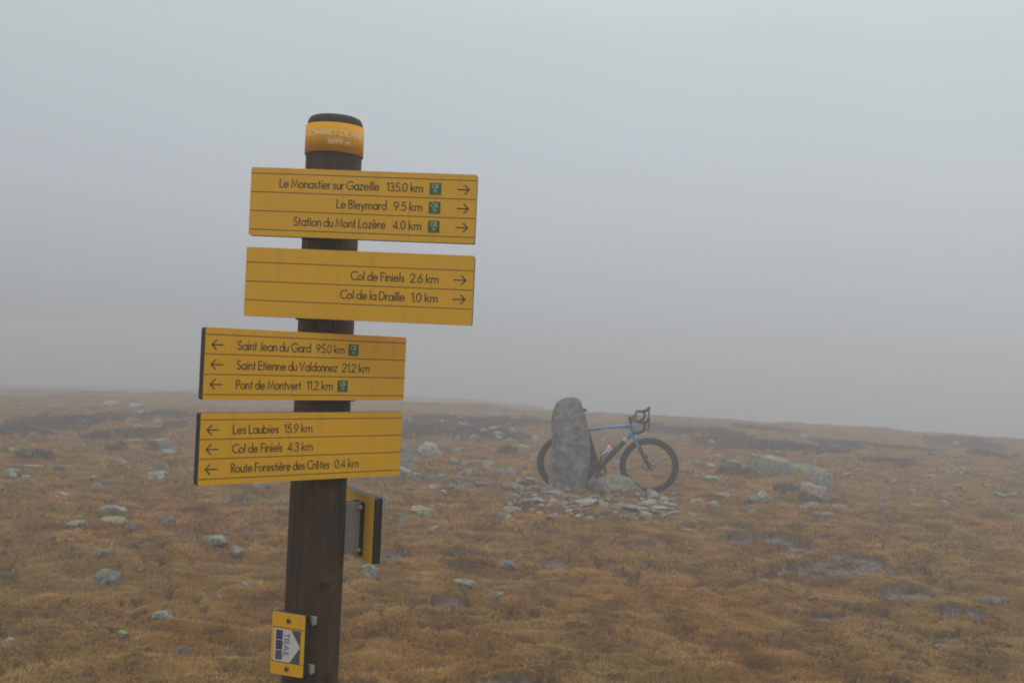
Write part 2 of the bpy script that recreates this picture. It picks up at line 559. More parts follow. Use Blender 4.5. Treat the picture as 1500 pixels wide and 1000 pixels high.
M['zinc'] = mat_flat("galvanised steel", (0.33, 0.325, 0.31), 0.65, 0.4, 0.3)
M['screw'] = mat_flat("worn screw", (0.14, 0.12, 0.08), 0.5, 0.5, 0.6)
M['white'] = mat_flat("white sticker", (0.62, 0.62, 0.60), 0.6)
M['navy'] = mat_flat("navy sticker blocks", (0.030, 0.040, 0.115), 0.6)
M['blue_ink'] = mat_flat("blue sticker lettering", (0.09, 0.10, 0.22), 0.6)
M['slate'] = mat_flat("slate grey sticker", (0.085, 0.095, 0.105), 0.6)
M['blue'] = mat_flat("blue frame paint", (0.045, 0.235, 0.430), 0.28, 0.5, vary=0.06)
M['carbon'] = mat_flat("black frame paint", (0.018, 0.018, 0.019), 0.4)
M['rubber'] = mat_flat("tyre rubber", (0.016, 0.016, 0.016), 0.8, 0.2)
M['black'] = mat_flat("matt black", (0.015, 0.015, 0.016), 0.6)
M['steel'] = mat_flat("bright steel", (0.45, 0.45, 0.46), 0.35, 0.5, 0.8)
M['bottle'] = mat_flat("white bottle plastic", (0.68, 0.68, 0.68), 0.45)
M['red'] = mat_flat("red bottle cap", (0.60, 0.030, 0.035), 0.45)
M['decal'] = mat_flat("silver decal", (0.50, 0.55, 0.62), 0.5)

# ------------------------------------------------------------------ ground
def build_ground():
    ang = np.concatenate([np.linspace(-180, -44, 40)[:-1], np.linspace(-44, -33, 60)[:-1], np.linspace(-33, 33, 1000),
                          np.linspace(33, 44, 60)[1:], np.linspace(44, 180, 40)[1:-1]])
    rad = np.concatenate([np.linspace(0.25, 3.6, 40)[:-1], 3.6 * np.exp(np.linspace(0, math.log(40 / 3.6), 720)),
                          40 * np.exp(np.linspace(0, math.log(190 / 40), 70))[1:]])
    A, Q = np.meshgrid(np.radians(ang), rad)
    X = np.sin(A) * Q; Y = np.cos(A) * Q
    Z = terrain(X.ravel(), Y.ravel())
    nr, na = X.shape
    V = np.stack([X.ravel(), Y.ravel(), Z], -1)
    i = np.arange(nr - 1)[:, None]; j = np.arange(na)[None, :]; j2 = (j + 1) % na
    F = np.stack(np.broadcast_arrays(i * na + j, i * na + j2, (i + 1) * na + j2, (i + 1) * na + j), -1).reshape(-1, 4)
    V = np.vstack([V, [[0, 0, tz(0.05, 0.05)]]])
    me = bpy.data.meshes.new("ground")
    ctr = len(V) - 1
    tri = np.stack([np.full(na, ctr), (np.arange(na) + 1) % na, np.arange(na)], -1)
    nl = F.size + tri.size
    me.vertices.add(len(V)); me.vertices.foreach_set('co', V.ravel().astype(np.float32))
    me.loops.add(nl)
    me.loops.foreach_set('vertex_index', np.concatenate([F[:, ::-1].ravel(), tri.ravel()]).astype(np.int32))
    me.polygons.add(len(F) + len(tri))
    ls = np.concatenate([np.arange(len(F)) * 4, F.size + np.arange(len(tri)) * 3]).astype(np.int32)
    me.polygons.foreach_set('loop_start', ls)
    me.polygons.foreach_set('use_smooth', np.ones(len(ls), bool))
    me.update(calc_edges=True)
    x, y = V[:, 0], V[:, 1]
    a, b, c = cushions(x, y)
    gap = gaps(x, y, a, b)
    bare = np.clip(np.maximum(gap * 0.95, mask_of(x, y, BARE, 21)), 0, 1)
    for nm, arr in (("bare", bare), ("heath", mask_of(x, y, HEATH, 23)), ("gravel", mask_of(x, y, BARE, 21) * sstep(-0.5, 0.1, perlin(x / 0.3, y / 0.14, 70)))):
        at = me.attributes.new(nm, 'FLOAT', 'POINT')
        at.data.foreach_set('value', arr.astype(np.float32))
    me.materials.append(M['ground'])
    o = bpy.data.objects.new("ground", me)
    sc.collection.objects.link(o)
    tag(o, "brown summit plateau of dead grass and bare soil", "ground", kind='structure')

build_ground()

def blades(name, x, y, L, W, theta, mat, phi=None, sink=0.004):
    n = len(x)
    z = terrain(x, y) - sink
    phi = rng.uniform(0, 2 * np.pi, n) if phi is None else phi
    base = np.stack([x, y, z], -1)
    lean = np.stack([np.cos(phi) * np.sin(theta), np.sin(phi) * np.sin(theta), np.cos(theta)], -1)
    side = np.stack([-np.sin(phi), np.cos(phi), np.zeros(n)], -1)
    tip = base + lean * L[:, None]
    V = np.empty((n, 3, 3))
    V[:, 0] = base - side * W[:, None] / 2
    V[:, 1] = base + side * W[:, None] / 2
    V[:, 2] = tip
    me = bpy.data.meshes.new(name)
    me.vertices.add(n * 3); me.vertices.foreach_set('co', V.ravel().astype(np.float32))
    me.loops.add(n * 3); me.loops.foreach_set('vertex_index', np.arange(n * 3, dtype=np.int32))
    me.polygons.add(n); me.polygons.foreach_set('loop_start', (np.arange(n) * 3).astype(np.int32))
    me.update(calc_edges=True)
    at = me.attributes.new("tint", 'FLOAT', 'FACE')
    at.data.foreach_set('value', np.clip(rng.beta(1.7, 1.7, n) * 0.75 + 0.25 * (0.5 + perlin(x / 0.07, y / 0.05, 60)), 0, 1).astype(np.float32))
    me.materials.append(mat)
    o = bpy.data.objects.new(name, me)
    sc.collection.objects.link(o)
    return o

def scatter(n, y0, y1):
    y = np.sqrt(rng.uniform(y0 * y0, y1 * y1, n))
    x = rng.uniform(-1, 1, n) * (0.60 * y + 0.6)
    return x, y

def build_grass():
    xs, ys, Ls, Ws = [], [], [], []
    for (n, y0, y1, l, wd) in ((420000, 3.6, 7.5, 0.028, 0.0030), (360000, 7.5, 13, 0.036, 0.0055), (240000, 13, 22, 0.046, 0.011), (130000, 22, 40, 0.06, 0.020)):
        x, y = scatter(n, y0, y1)
        xs.append(x); ys.append(y)
        Ls.append(l * rng.uniform(0.6, 1.5, n)); Ws.append(wd * rng.uniform(0.6, 1.3, n))
    x, y, L, W = map(np.concatenate, (xs, ys, Ls, Ws))
    xs_, ys_ = scatter(16000, 3.6, 11)        # taller pale stalks standing out of the mat
    x = np.concatenate([x, xs_]); y = np.concatenate([y, ys_])
    n_ = len(xs_)
    L = np.concatenate([L, rng.uniform(0.05, 0.10, n_)]); W = np.concatenate([W, rng.uniform(0.0016, 0.0034, n_)])
    a, b, c = cushions(x, y)
    gap = gaps(x, y, a, b)
    p = 1 - np.clip(np.maximum(gap * 0.97, mask_of(x, y, BARE, 21) * 0.95), 0, 1)
    p = p * (1 - 0.8 * mask_of(x, y, HEATH, 23))
    keep = rng.uniform(0, 1, len(x)) < p
    x, y, L, W = x[keep], y[keep], L[keep], W[keep]
    th = rng.uniform(R(35), R(82), len(x))
    ph = perlin(x / 0.4, y / 0.4, 50) * 4 + rng.normal(0, 1.1, len(x))
    o = blades("dead_grass", x, y, L, W, th, M['grass'], ph)
    tag(o, "short matted orange brown dead grass over the plateau", "grass", kind='stuff')

build_grass()

def build_heather():
    xs, ys = [], []
    for (cx, cy, rx, ry) in HEATH:
        n = int(min(40000, 2600 * rx * ry * math.pi + 500))
        xs.append(rng.uniform(-1.25, 1.25, n) * rx + cx); ys.append(rng.uniform(-1.25, 1.25, n) * ry + cy)
    x, y = np.concatenate(xs), np.concatenate(ys)
    keep = rng.uniform(0, 1, len(x)) < mask_of(x, y, HEATH, 23)
    x, y = x[keep], y[keep]
    n = len(x)
    o = blades("dark_heather", x, y, rng.uniform(0.03, 0.10, n), rng.uniform(0.007, 0.018, n), rng.uniform(R(15), R(80), n), M['heather'])
    tag(o, "low dark purplish brown heather patches on the plateau", "heather", kind='stuff')

build_heather()

# ------------------------------------------------------------------ stroke lettering
def arc(cx, cy, rx, ry, a0, a1, n=12):
    return [(cx + rx * math.cos(R(a0 + (a1 - a0) * i / n)), cy + ry * math.sin(R(a0 + (a1 - a0) * i / n))) for i in range(n + 1)]

def circ(cx, cy, rx, ry, n=18):
    p = arc(cx, cy, rx, ry, 0, 360, n); p[-1] = p[0]
    return p

def _glyphs():
    G = {}
    o = circ(.27, .3, .27, .3)
    G[' '] = (.22, [])
    G['a'] = (.54, [o, [(.54, .6), (.54, 0)]])
    G['b'] = (.54, [[(0, 1.05), (0, 0)], o])
    G['c'] = (.44, [arc(.27, .3, .27, .3, 48, 312)])
    G['d'] = (.54, [o, [(.54, 1.05), (.54, 0)]])
    e = [[(.01, .31), (.54, .31)] , arc(.27, .3, .27, .3, 3, 318, 16)]
    G['e'] = (.54, e)
    G['è'] = (.54, e + [[(.15, .95), (.30, .76)]])
    G['ê'] = (.54, e + [[(.12, .76), (.27, .94), (.42, .76)]])
    G['i'] = (.06, [[(.03, .6), (.03, 0)], [(.03, .82), (.03, .88)]])
    G['k'] = (.42, [[(0, 1.05), (0, 0)], [(.38, .6), (.02, .27)], [(.13, .37), (.42, 0)]])
    G['l'] = (.06, [[(.03, 1.05), (.03, 0)]])
    G['m'] = (.76, [[(0, .6), (0, 0)], [(0, .36)] + arc(.19, .40, .19, .2, 180, 0, 8) + [(.38, 0)], [(.38, .36)] + arc(.57, .40, .19, .2, 180, 0, 8) + [(.76, 0)]])
    G['n'] = (.42, [[(0, .6), (0, 0)], [(0, .36)] + arc(.21, .38, .21, .22, 180, 0, 8) + [(.42, 0)]])
    G['o'] = (.54, [o])
    G['r'] = (.22, [[(0, .6), (0, 0)], [(0, .36)] + arc(.19, .40, .19, .2, 180, 62, 6)])
    G['s'] = (.30, [arc(.15, .455, .14, .145, 35, 270, 8) + arc(.15, .155, .15, .155, 90, -150, 8)[1:]])
    G['t'] = (.24, [[(.12, .88), (.12, 0)], [(0, .6), (.24, .6)]])
    G['u'] = (.42, [[(0, .6), (0, .24)] + arc(.21, .22, .21, .22, 180, 360, 8)[1:] + [(.42, .6)], [(.42, .3), (.42, 0)]])
    G['v'] = (.44, [[(0, .6), (.22, 0), (.44, .6)]])
    G['y'] = (.44, [[(0, .6), (.23, .02)], [(.44, .6), (.12, -.28)]])
    G['z'] = (.38, [[(.02, .6), (.38, .6), (0, 0), (.38, 0)]])
    G['C'] = (.72, [arc(.5, .5, .5, .5, 52, 308, 16)])
    G['D'] = (.66, [[(0, 0), (0, 1), (.18, 1)] + arc(.18, .5, .48, .5, 90, -90, 14)[1:] + [(0, 0)]])
    G['E'] = (.42, [[(.42, 1), (0, 1), (0, 0), (.42, 0)], [(0, .52), (.40, .52)]])
    G['F'] = (.40, [[(.40, 1), (0, 1), (0, 0)], [(0, .52), (.38, .52)]])
    G['G'] = (.86, [arc(.5, .5, .5, .5, 48, 352, 18) + [(.995, .45), (.56, .45)]])
    G['L'] = (.38, [[(0, 1), (0, 0), (.38, 0)]])
    G['M'] = (.86, [[(0, 0), (.12, 1), (.43, .12), (.74, 1), (.86, 0)]])
    G['N'] = (.66, [[(0, 0), (0, 1), (.66, 0), (.66, 1)]])
    G['O'] = (.96, [circ(.48, .5, .48, .5, 24)])
    Pt = [(0, 0), (0, 1), (.2, 1)] + arc(.2, .735, .24, .265, 90, -90, 10)[1:] + [(0, .47)]
    G['P'] = (.44, [Pt])
    G['B'] = (.46, [[(0, 0), (0, 1), (.18, 1)] + arc(.18, .765, .22, .235, 90, -90, 10)[1:] + [(0, .53)], [(.18, .53)] + arc(.18, .265, .27, .265, 90, -90, 10)[1:] + [(0, 0)]])
    G['R'] = (.46, [Pt, [(.18, .47), (.46, 0)]])
    G['S'] = (.44, [arc(.22, .75, .19, .25, 30, 270, 10) + arc(.22, .25, .22, .25, 90, -150, 10)[1:]])
    G['T'] = (.46, [[(.23, 0), (.23, 1)], [(0, 1), (.46, 1)]])
    G['V'] = (.66, [[(0, 1), (.33, 0), (.66, 1)]])
    G['A'] = (.70, [[(0, 0), (.35, 1), (.70, 0)], [(.12, .33), (.58, .33)]])
    G['I'] = (.0, [[(0, 0), (0, 1)]])
    G['J'] = (.22, [[(.22, 1), (.22, .2)] + arc(.08, .2, .14, .22, 0, -110, 6)[1:]])
    G['0'] = (.50, [circ(.25, .5, .25, .5, 20)])
    G['1'] = (.20, [[(.02, .82), (.20, 1), (.20, 0)]])
    G['2'] = (.50, [arc(.25, .73, .23, .27, 175, -30, 10) + [(0, 0), (.50, 0)]])
    G['3'] = (.46, [arc(.22, .76, .20, .24, 150, -90, 10) + arc(.22, .26, .24, .26, 90, -150, 10)[1:]])
    G['4'] = (.52, [[(.40, 0), (.40, 1), (0, .25), (.52, .25)]])
    G['5'] = (.48, [[(.44, 1), (.14, 1), (.07, .56)] + arc(.22, .31, .26, .31, 118, -140, 12)])
    G['6'] = (.50, [circ(.25, .29, .25, .29, 16), [(.04, .42), (.36, 1)]])
    G['9'] = (.50, [circ(.25, .71, .25, .29, 16), [(.46, .58), (.14, 0)]])
    G['7'] = (.46, [[(0, 1), (.46, 1), (.12, 0)]])
    G['.'] = (.0, [[(0, 0), (0, .05)]])
    return G

GL = _glyphs()

def text_polys(s, cap, gap=0.185, xs=1.0):
    x, polys = 0.0, []
    for ch in s:
        wd, pls = GL[ch]
        for p in pls:
            polys.append([((x + a * 1.0) * cap * xs, b * cap) for a, b in p])
        x += wd + (gap if ch != ' ' else 0.06)
    return polys, (x - gap) * cap * xs

def shift(polys, dx, dz):
    return [[(a + dx, b + dz) for a, b in p] for p in polys]

def fit_text(s, cap, width):
    p, wd = text_polys(s, cap)
    k = width / wd
    return [[(a * k, b) for a, b in q] for q in p]

# ------------------------------------------------------------------ signpost
POST = Vector((-0.417, 2.29, 0))
POST_R = 0.0625
post_base = tz(POST.x, POST.y)
root = empty("trail_signpost", (POST.x, POST.y, post_base))
tag(root, "dark round wooden post carrying yellow hiking signs, standing in the grass", "signpost")
def rel(z):
    return z - post_base

top_z = unproj(495, 168, 2.25).z
mb = MB()
N = 48
prof = [(-0.25, POST_R), (0.3, POST_R), (0.6, POST_R), (0.9, POST_R), (1.2, POST_R), (1.6, POST_R * 0.995), (rel(top_z) - 0.022, POST_R * 0.99),
        (rel(top_z) - 0.010, POST_R * 0.965), (rel(top_z) - 0.003, POST_R * 0.90), (rel(top_z), POST_R * 0.80), (rel(top_z) + 0.001, POST_R * 0.4)]
vs = []
for z, r in prof:
    for k in range(N):
        a = 2 * math.pi * k / N
        rr = r * (1 + 0.006 * mnoise.noise(Vector((math.cos(a) * 2, math.sin(a) * 2, z * 0.8))))
        vs.append((rr * math.cos(a), rr * math.sin(a), z))
vs.append((0, 0, rel(top_z) + 0.001))
fs = [(i * N + k, i * N + (k + 1) % N, (i + 1) * N + (k + 1) % N, (i + 1) * N + k) for i in range(len(prof) - 1) for k in range(N)]
fs += [((len(prof) - 1) * N + k, (len(prof) - 1) * N + (k + 1) % N, len(vs) - 1) for k in range(N)]
mb.add(vs, fs)
mb.build("wooden_post", M['wood'], root)

# the summit name band
bz1 = rel(unproj(491, 178.5, 2.225).z); bz0 = rel(unproj(491, 221.5, 2.225).z)
mb = MB()
rb = 0.0648
pr = [(bz0, rb - 0.0015), (bz0, rb), (bz1, rb), (bz1, rb - 0.0015)]
N = 72
vs = [(r * math.cos(2 * math.pi * k / N), r * math.sin(2 * math.pi * k / N), z) for z, r in pr for k in range(N)]
fs = [(i * N + k, i * N + (k + 1) % N, (i + 1) * N + (k + 1) % N, (i + 1) * N + k) for i in range(3) for k in range(N)]
mb.add(vs, fs)
for f_i in range(len(mb.s)):
    mb.s[f_i] = N <= f_i < 2 * N
face_a = math.atan2(-POST.y, -POST.x)           # towards the viewer
def wrap(c_ang):
    def pl(x, z, o):
        a = c_ang + x / rb
        return ((rb + o) * math.cos(a), (rb + o) * math.sin(a), z)
    return pl
def centred(s, cap, width, zc):
    p = fit_text(s, cap, width)
    return shift(p, -width / 2, zc - cap / 2)
ca = face_a + R(9)
bh = bz1 - bz0
def densify(polys, step=0.003):
    res = []
    for p in polys:
        q = [p[0]]
        for a, b in zip(p, p[1:]):
            k = max(1, int(math.hypot(b[0] - a[0], b[1] - a[1]) / step))
            q += [(a[0] + (b[0] - a[0]) * i / k, a[1] + (b[1] - a[1]) * i / k) for i in range(1, k + 1)]
        res.append(q)
    return res
mb.strokes(densify(centred("SOMMET DE FINIELS", 0.0108, 0.163, bz1 - bh * 0.36)), 0.00095, 0.0006, 1, wrap(ca))
mb.strokes(densify(centred("1699 m", 0.0100, 0.050, bz1 - bh * 0.66)), 0.00095, 0.0006, 1, wrap(ca))
mb.build("name_band", [M['band'], M['band_ink']], root)

TH = 0.020
def plate(W, H, bev=0.0):
    mb = MB()
    b = 0.004
    # rounded corners, black rim, coloured faces
    pts = []
    for (sx, sz, a0) in ((1, 1, 0), (-1, 1, 90), (-1, -1, 180), (1, -1, 270)):
        for i in range(4):
            a = R(a0 + 30 * i)
            pts.append((sx * (W / 2 - b) + b * math.cos(a), sz * (H / 2 - b) + b * math.sin(a)))
    n = len(pts)
    vs = [(x, 0, z) for x, z in pts] + [(x, TH, z) for x, z in pts]
    mb.add(vs, [tuple(range(n))], 0, False)
    mb.add(vs, [tuple(reversed(range(n, 2 * n)))], 0, False)
    mb.add(vs, [(k, n + k, n + (k + 1) % n, (k + 1) % n) for k in range(n)], 1, False)
    return mb

CAP = 0.0176
def rule(mb, W, H, v):
    z = H / 2 - v * H
    mb.strokes([[(-W / 2 + 0.0015, z), (W / 2 - 0.0015, z)]], 0.00085, 0.00035, 3)

def arrow(mb, W, H, u0, u1, v, right=True):
    z = H / 2 - v * H
    x0, x1 = -W / 2 + u0 * W, -W / 2 + u1 * W
    a = 0.0095
    if right:
        pl = [[(x0, z), (x1, z)], [(x1 - a, z + a), (x1, z), (x1 - a, z - a)]]
    else:
        pl = [[(x1, z), (x0, z)], [(x0 + a, z + a), (x0, z), (x0 + a, z - a)]]
    mb.strokes(pl, 0.0013, 0.0007, 2)

def words(mb, W, H, s, u0, u1, v, cap=CAP):
    z = H / 2 - v * H - cap * 0.48
    width = (u1 - u0) * W
    mb.strokes(shift(fit_text(s, cap, width), -W / 2 + u0 * W, z), 0.00119, 0.0006, 2)

def badge(sign, W, H, u, v, num):
    s = 0.0245
    mb = MB()
    mb.box((0, 0.0002, 0), (s, 0.0016, s), 0)
    pl = lambda x, z, o: (x, -0.0006 - o, z)
    mb.strokes(shift(fit_text("GR", 0.0085, 0.0135), -0.00675, 0.0005), 0.0008, 0.0005, 1, pl)
    mb.strokes(shift(fit_text(num, 0.0050, 0.0068), -0.0034, -0.0083), 0.0006, 0.0005, 1, pl)
    o = mb.build("route_badge", [M['green'], M['badge_ink']], sign)
    o.location = (-W / 2 + u * W, -0.0006, H / 2 - v * H)
    return o

SMATS = lambda: [M['yellow'], M['rim'], M['ink'], M['line']]
def hang(o, c, yaw, tilt=0.0):
    o.location = (c[0] - POST.x, c[1] - POST.y, c[2] - post_base)
    o.rotation_euler = (0, tilt, yaw)

def bracket(sign, c, yaw, H, wd=0.05):
    """steel channel between the plate's back and the post"""
    ax = Vector((POST.x - c[0], POST.y - c[1]))
    lx = ax.x * math.cos(yaw) + ax.y * math.sin(yaw)
    ly = -ax.x * math.sin(yaw) + ax.y * math.cos(yaw)
    d = max(0.006, ly - TH - POST_R * 0.93)
    mb = MB()
    mb.box((lx, TH + d / 2, 0), (wd, d, H * 0.98), 0, 0.001)
    mb.box((lx, TH + 0.002, -H / 2 - 0.0005), (wd * 1.7, 0.004, 0.006), 0, 0.0006)
    for s in (-1, 1):
        mb.tube([(lx + s * wd * 0.36, TH - 0.001, -H * 0.3), (lx + s * wd * 0.36, TH + 0.007, -H * 0.3)], 0.005, 10, 0)
    return mb.build("mounting_bracket", M['rim'], sign)

# right-pointing plates
W1, H1, YR = 0.4877, 0.1465, -0.0575
c1 = (-0.3325, 2.1836, 1.8951); c2 = (-0.3296, 2.1641, 1.7214)
mb = plate(W1, H1)
for v in (.087, .36, .635, .91): rule(mb, W1, H1, v)
for (v, s, a0, a1, n, b0, b1) in ((.223, "Le Monastier sur Gazeille", .131, .571, "135.0 km", .605, .763),
                                  (.498, "Le Bleymard", .388, .606, "9.5 km", .641, .763),
                                  (.773, "Station du Mont Lozère", .201, .605, "4.0 km", .641, .763)):
    words(mb, W1, H1, s, a0, a1, v); words(mb, W1, H1, n, b0, b1, v); arrow(mb, W1, H1, .917, .967, v)
s1 = mb.build("direction_sign", SMATS(), root); hang(s1, c1, YR)
tag(s1, "topmost yellow plate with three lines pointing right and green route badges")
for v in (.223, .498, .773): badge(s1, W1, H1, .819, v, "70")
bracket(s1, c1, YR, H1)

mb = plate(W1, H1)
for v in (.217, .494, .767): rule(mb, W1, H1, v)
for (v, s, a0, a1, n, b0, b1) in ((.357, "Col de Finiels", .466, .697, "2.6 km", .726, .846), (.632, "Col de la Draille", .424, .702, "1.0 km", .734, .846)):
    words(mb, W1, H1, s, a0, a1, v); words(mb, W1, H1, n, b0, b1, v); arrow(mb, W1, H1, .914, .966, v)
s2 = mb.build("direction_sign", SMATS(), root); hang(s2, c2, YR)
tag(s2, "yellow plate with two lines pointing right")
bracket(s2, c2, YR, H1)

# left-pointing plates
KL = 0.978
def kl(c):
    return (c[0] * KL, c[1] * KL, CAM_H + (c[2] - CAM_H) * KL)
W3, H3, YL = 0.4877 * KL, 0.1465 * KL, 0.7053
c3 = kl((-0.4310, 2.2191, 1.5459)); c4 = kl((-0.4327, 2.2187, 1.3731))
mb = plate(W3, H3)
for v in (.095, .365, .645, .925): rule(mb, W3, H3, v)
for (v, s, a0, a1, n, b0, b1) in ((.235, "Saint Jean du Gard", .1465, .490, "95.0 km", .520, .662),
                                  (.51, "Saint Etienne du Valdonnez", .1465, .629, "21.2 km", .657, .800),
                                  (.785, "Pont de Montvert", .1465, .450, "11.2 km", .480, .610)):
    words(mb, W3, H3, s, a0, a1, v, CAP * KL); words(mb, W3, H3, n, b0, b1, v, CAP * KL); arrow(mb, W3, H3, .030, .082, v, False)
s3 = mb.build("direction_sign", SMATS(), root); hang(s3, c3, YL)
tag(s3, "yellow plate with three lines pointing left and two green route badges")
badge(s3, W3, H3, .711, .235, "70"); badge(s3, W3, H3, .662, .785, "70")
bracket(s3, c3, YL, H3)
mb = plate(W3, H3)
for v in (.095, .365, .635, .915): rule(mb, W3, H3, v)
for (v, s, a0, a1, n, b0, b1) in ((.235, "Les Laubies", .1465, .355, "15.9 km", .385, .520),
                                  (.505, "Col de Finiels", .1465, .378, "4.3 km", .406, .527),
                                  (.78, "Route Forestière des Crêtes", .1465, .616, "0.4 km", .646, .768)):
    words(mb, W3, H3, s, a0, a1, v, CAP * KL); words(mb, W3, H3, n, b0, b1, v, CAP * KL); arrow(mb, W3, H3, .030, .082, v, False)
s4 = mb.build("direction_sign", SMATS(), root); hang(s4, c4, YL)
tag(s4, "lowest large yellow plate with three lines pointing left")
bracket(s4, c4, YL, H3)

# the plate on the far side of the post, seen from behind
Y5 = -1.0228
n5 = Vector((math.sin(Y5), -math.cos(Y5))); d5 = Vector((math.cos(Y5), math.sin(Y5)))
L5 = 0.47
mid = Vector((POST.x, POST.y)) - n5 * 0.100 + d5 * (0.083 - L5 / 2)
c5 = (mid.x, mid.y, 1.186)
mb = plate(L5, 0.1465)
s5 = mb.build("direction_sign", SMATS(), root); hang(s5, c5, Y5)
tag(s5, "yellow plate seen from its blank back, edge on beside the post")
mb = MB()
lx = L5 / 2 - 0.083
mb.box((lx + 0.012, -0.0185, -0.004), (0.004, 0.037, 0.118), 0, 0.0008)
mb.box((lx - 0.016, -0.0185, -0.004), (0.004, 0.037, 0.118), 0, 0.0008)
mb.box((lx - 0.002, -0.0365, -0.004), (0.032, 0.003, 0.118), 0, 0.0006)
mb.box((lx + 0.004, -0.0015, -0.004), (0.056, 0.003, 0.120), 1, 0.0006)  # base flange coloured black to stand for the shaded gap beside the channel
mb.build("mounting_bracket", [M['zinc'], M['rim']], s5)
for s in (-1, 1):
    b = MB()
    b.tube([(0, 0, 0), (0, -0.006, 0)], 0.0058, 6)
    b.tube([(0, -0.006, 0), (0, -0.011, 0)], 0.003, 8)
    q = b.build("bolt", M['steel'], s5); q.location = (lx + 0.024, -0.003, s * 0.048 - 0.004)

# small trail marker plate low on the post
km = 0.955
YM = -0.3345
WM, HM = 0.0849 * km, 0.1400 * km
cm = (-0.4737 * km, 2.3107 * km, CAM_H + (0.9173 - CAM_H) * km)
mb = plate(WM, HM)
for v in (.245, .795): rule(mb, WM, HM, v)
sm = mb.build("marker_plate", SMATS(), root); hang(sm, cm, YM)
tag(sm, "small upright yellow marker with a white arrow sticker, low on the post")
def uvp(u, v, o):
    return (-WM / 2 + u * WM, -o, HM / 2 - v * HM)
mb = MB()
def poly(pts, o, mat):
    n = len(pts)
    vs = [uvp(u, v, o) for u, v in pts] + [uvp(u, v, 0.0001) for u, v in pts]
    mb.add(vs, [tuple(reversed(range(n)))] + [(k, (k + 1) % n, n + (k + 1) % n, n + k) for k in range(n)], mat, False)
poly([(.09, .265), (.88, .265), (.88, .785), (.09, .785)], 0.0004, 2)
poly([(.09, .265), (.585, .265), (.88, .525), (.585, .785), (.09, .785)], 0.0008, 0)
for (v0, v1, mt) in ((.285, .435, 1), (.447, .597, 1), (.609, .760, 2)):
    poly([(.145, v0), (.345, v0), (.345, v1), (.145, v1)], 0.0011, mt)
    for q in (.3, .65):
        mb.strokes([[(u, v0 + (v1 - v0) * q) for u in (.17, .30)]], 0.006, 0.0003, 3, lambda u, v, o: uvp(u, v, 0.0011 + o))
# TRAIL, turned to read downwards: letter tops point right
tp = fit_text("TRAIL", 0.0125, 0.051)
mb.strokes(tp, 0.0011, 0.0004, 3, lambda x, z, o: (-WM / 2 + .385 * WM + z, -0.0008 - o, HM / 2 - .33 * HM - x))
mb.build("arrow_sticker", [M['white'], M['navy'], M['slate'], M['blue_ink']], sm)
for v in (.125, .895):
    b = MB()
    b.tube([(0, 0, 0), (0, -0.0016, 0), (0, -0.0026, 0)], [0.0055, 0.0055, 0.004], 16)
    b.box((0, -0.0027, 0), (0.0072, 0.0008, 0.0012), 0)
    q = b.build("screw", M['screw'], sm); q.location = (-WM / 2 + .5 * WM, 0, HM / 2 - v * HM)
for v in (.12, .90):
    b = MB()
    b.box((0, 0, 0), (0.004, 0.016, 0.017), 0, 0.0008)
    b.box((-0.012, 0.006, 0), (0.026, 0.004, 0.017), 0, 0.0008)
    q = b.build("metal_clip", M['zinc'], sm); q.location = (WM / 2 + 0.008, TH + 0.004, HM / 2 - v * HM)

# ------------------------------------------------------------------ rocks
_ico = {}
def ico(level):
    if level not in _ico:
        bm = bmesh.new()
        bmesh.ops.create_icosphere(bm, subdivisions=level, radius=1.0)
        bm.verts.index_update()
        _ico[level] = (np.array([v.co[:] for v in bm.verts]), [tuple(v.index for v in f.verts) for f in bm.faces])
        bm.free()
    return _ico[level]

def rock_mesh(name, seed, dims, level=4, cuts=18, rough=0.06, mat=None, flat_top=0.0):
    """irregular faceted boulder; dims = (width, depth, visible height); a third of it lies below z = 0"""
    r = np.random.default_rng(seed)
    V, F = ico(level)
    V = V.copy()
    for i in range(cuts):
        n = r.normal(size=3); n /= np.linalg.norm(n)
        if i < 2: n = np.array([r.normal(0, .18), r.normal(0, .18), 1.0]); n /= np.linalg.norm(n)
        c = r.uniform(0.42, 0.80) if i >= 2 else r.uniform(0.55, 0.9) - flat_top
        pr_ = V @ n
        V = V - np.maximum(pr_ - c, 0)[:, None] * n[None] * r.uniform(0.8, 1.0)
    o = r.uniform(0, 50, 3)
    disp = np.array([mnoise.noise(Vector(p * 1.5 + o)) * 1.6 + mnoise.noise(Vector(p * 4.0 + o)) * 0.6 + mnoise.noise(Vector(p * 11 + o)) * 0.25 for p in V])
    V = V * (1 + rough * disp)[:, None]
    lo, hi = V.min(0), V.max(0)
    V = (V - lo) / (hi - lo)
    V = np.stack([(V[:, 0] - .5) * dims[0], (V[:, 1] - .5) * dims[1], (V[:, 2] - .47) / .53 * dims[2]], -1)
    me = bpy.data.meshes.new(name)
    me.from_pydata([tuple(p) for p in V], [], F)
    me.polygons.foreach_set('use_smooth', np.ones(len(F), bool))
    if mat: me.materials.append(mat)
    me.update()
    return me

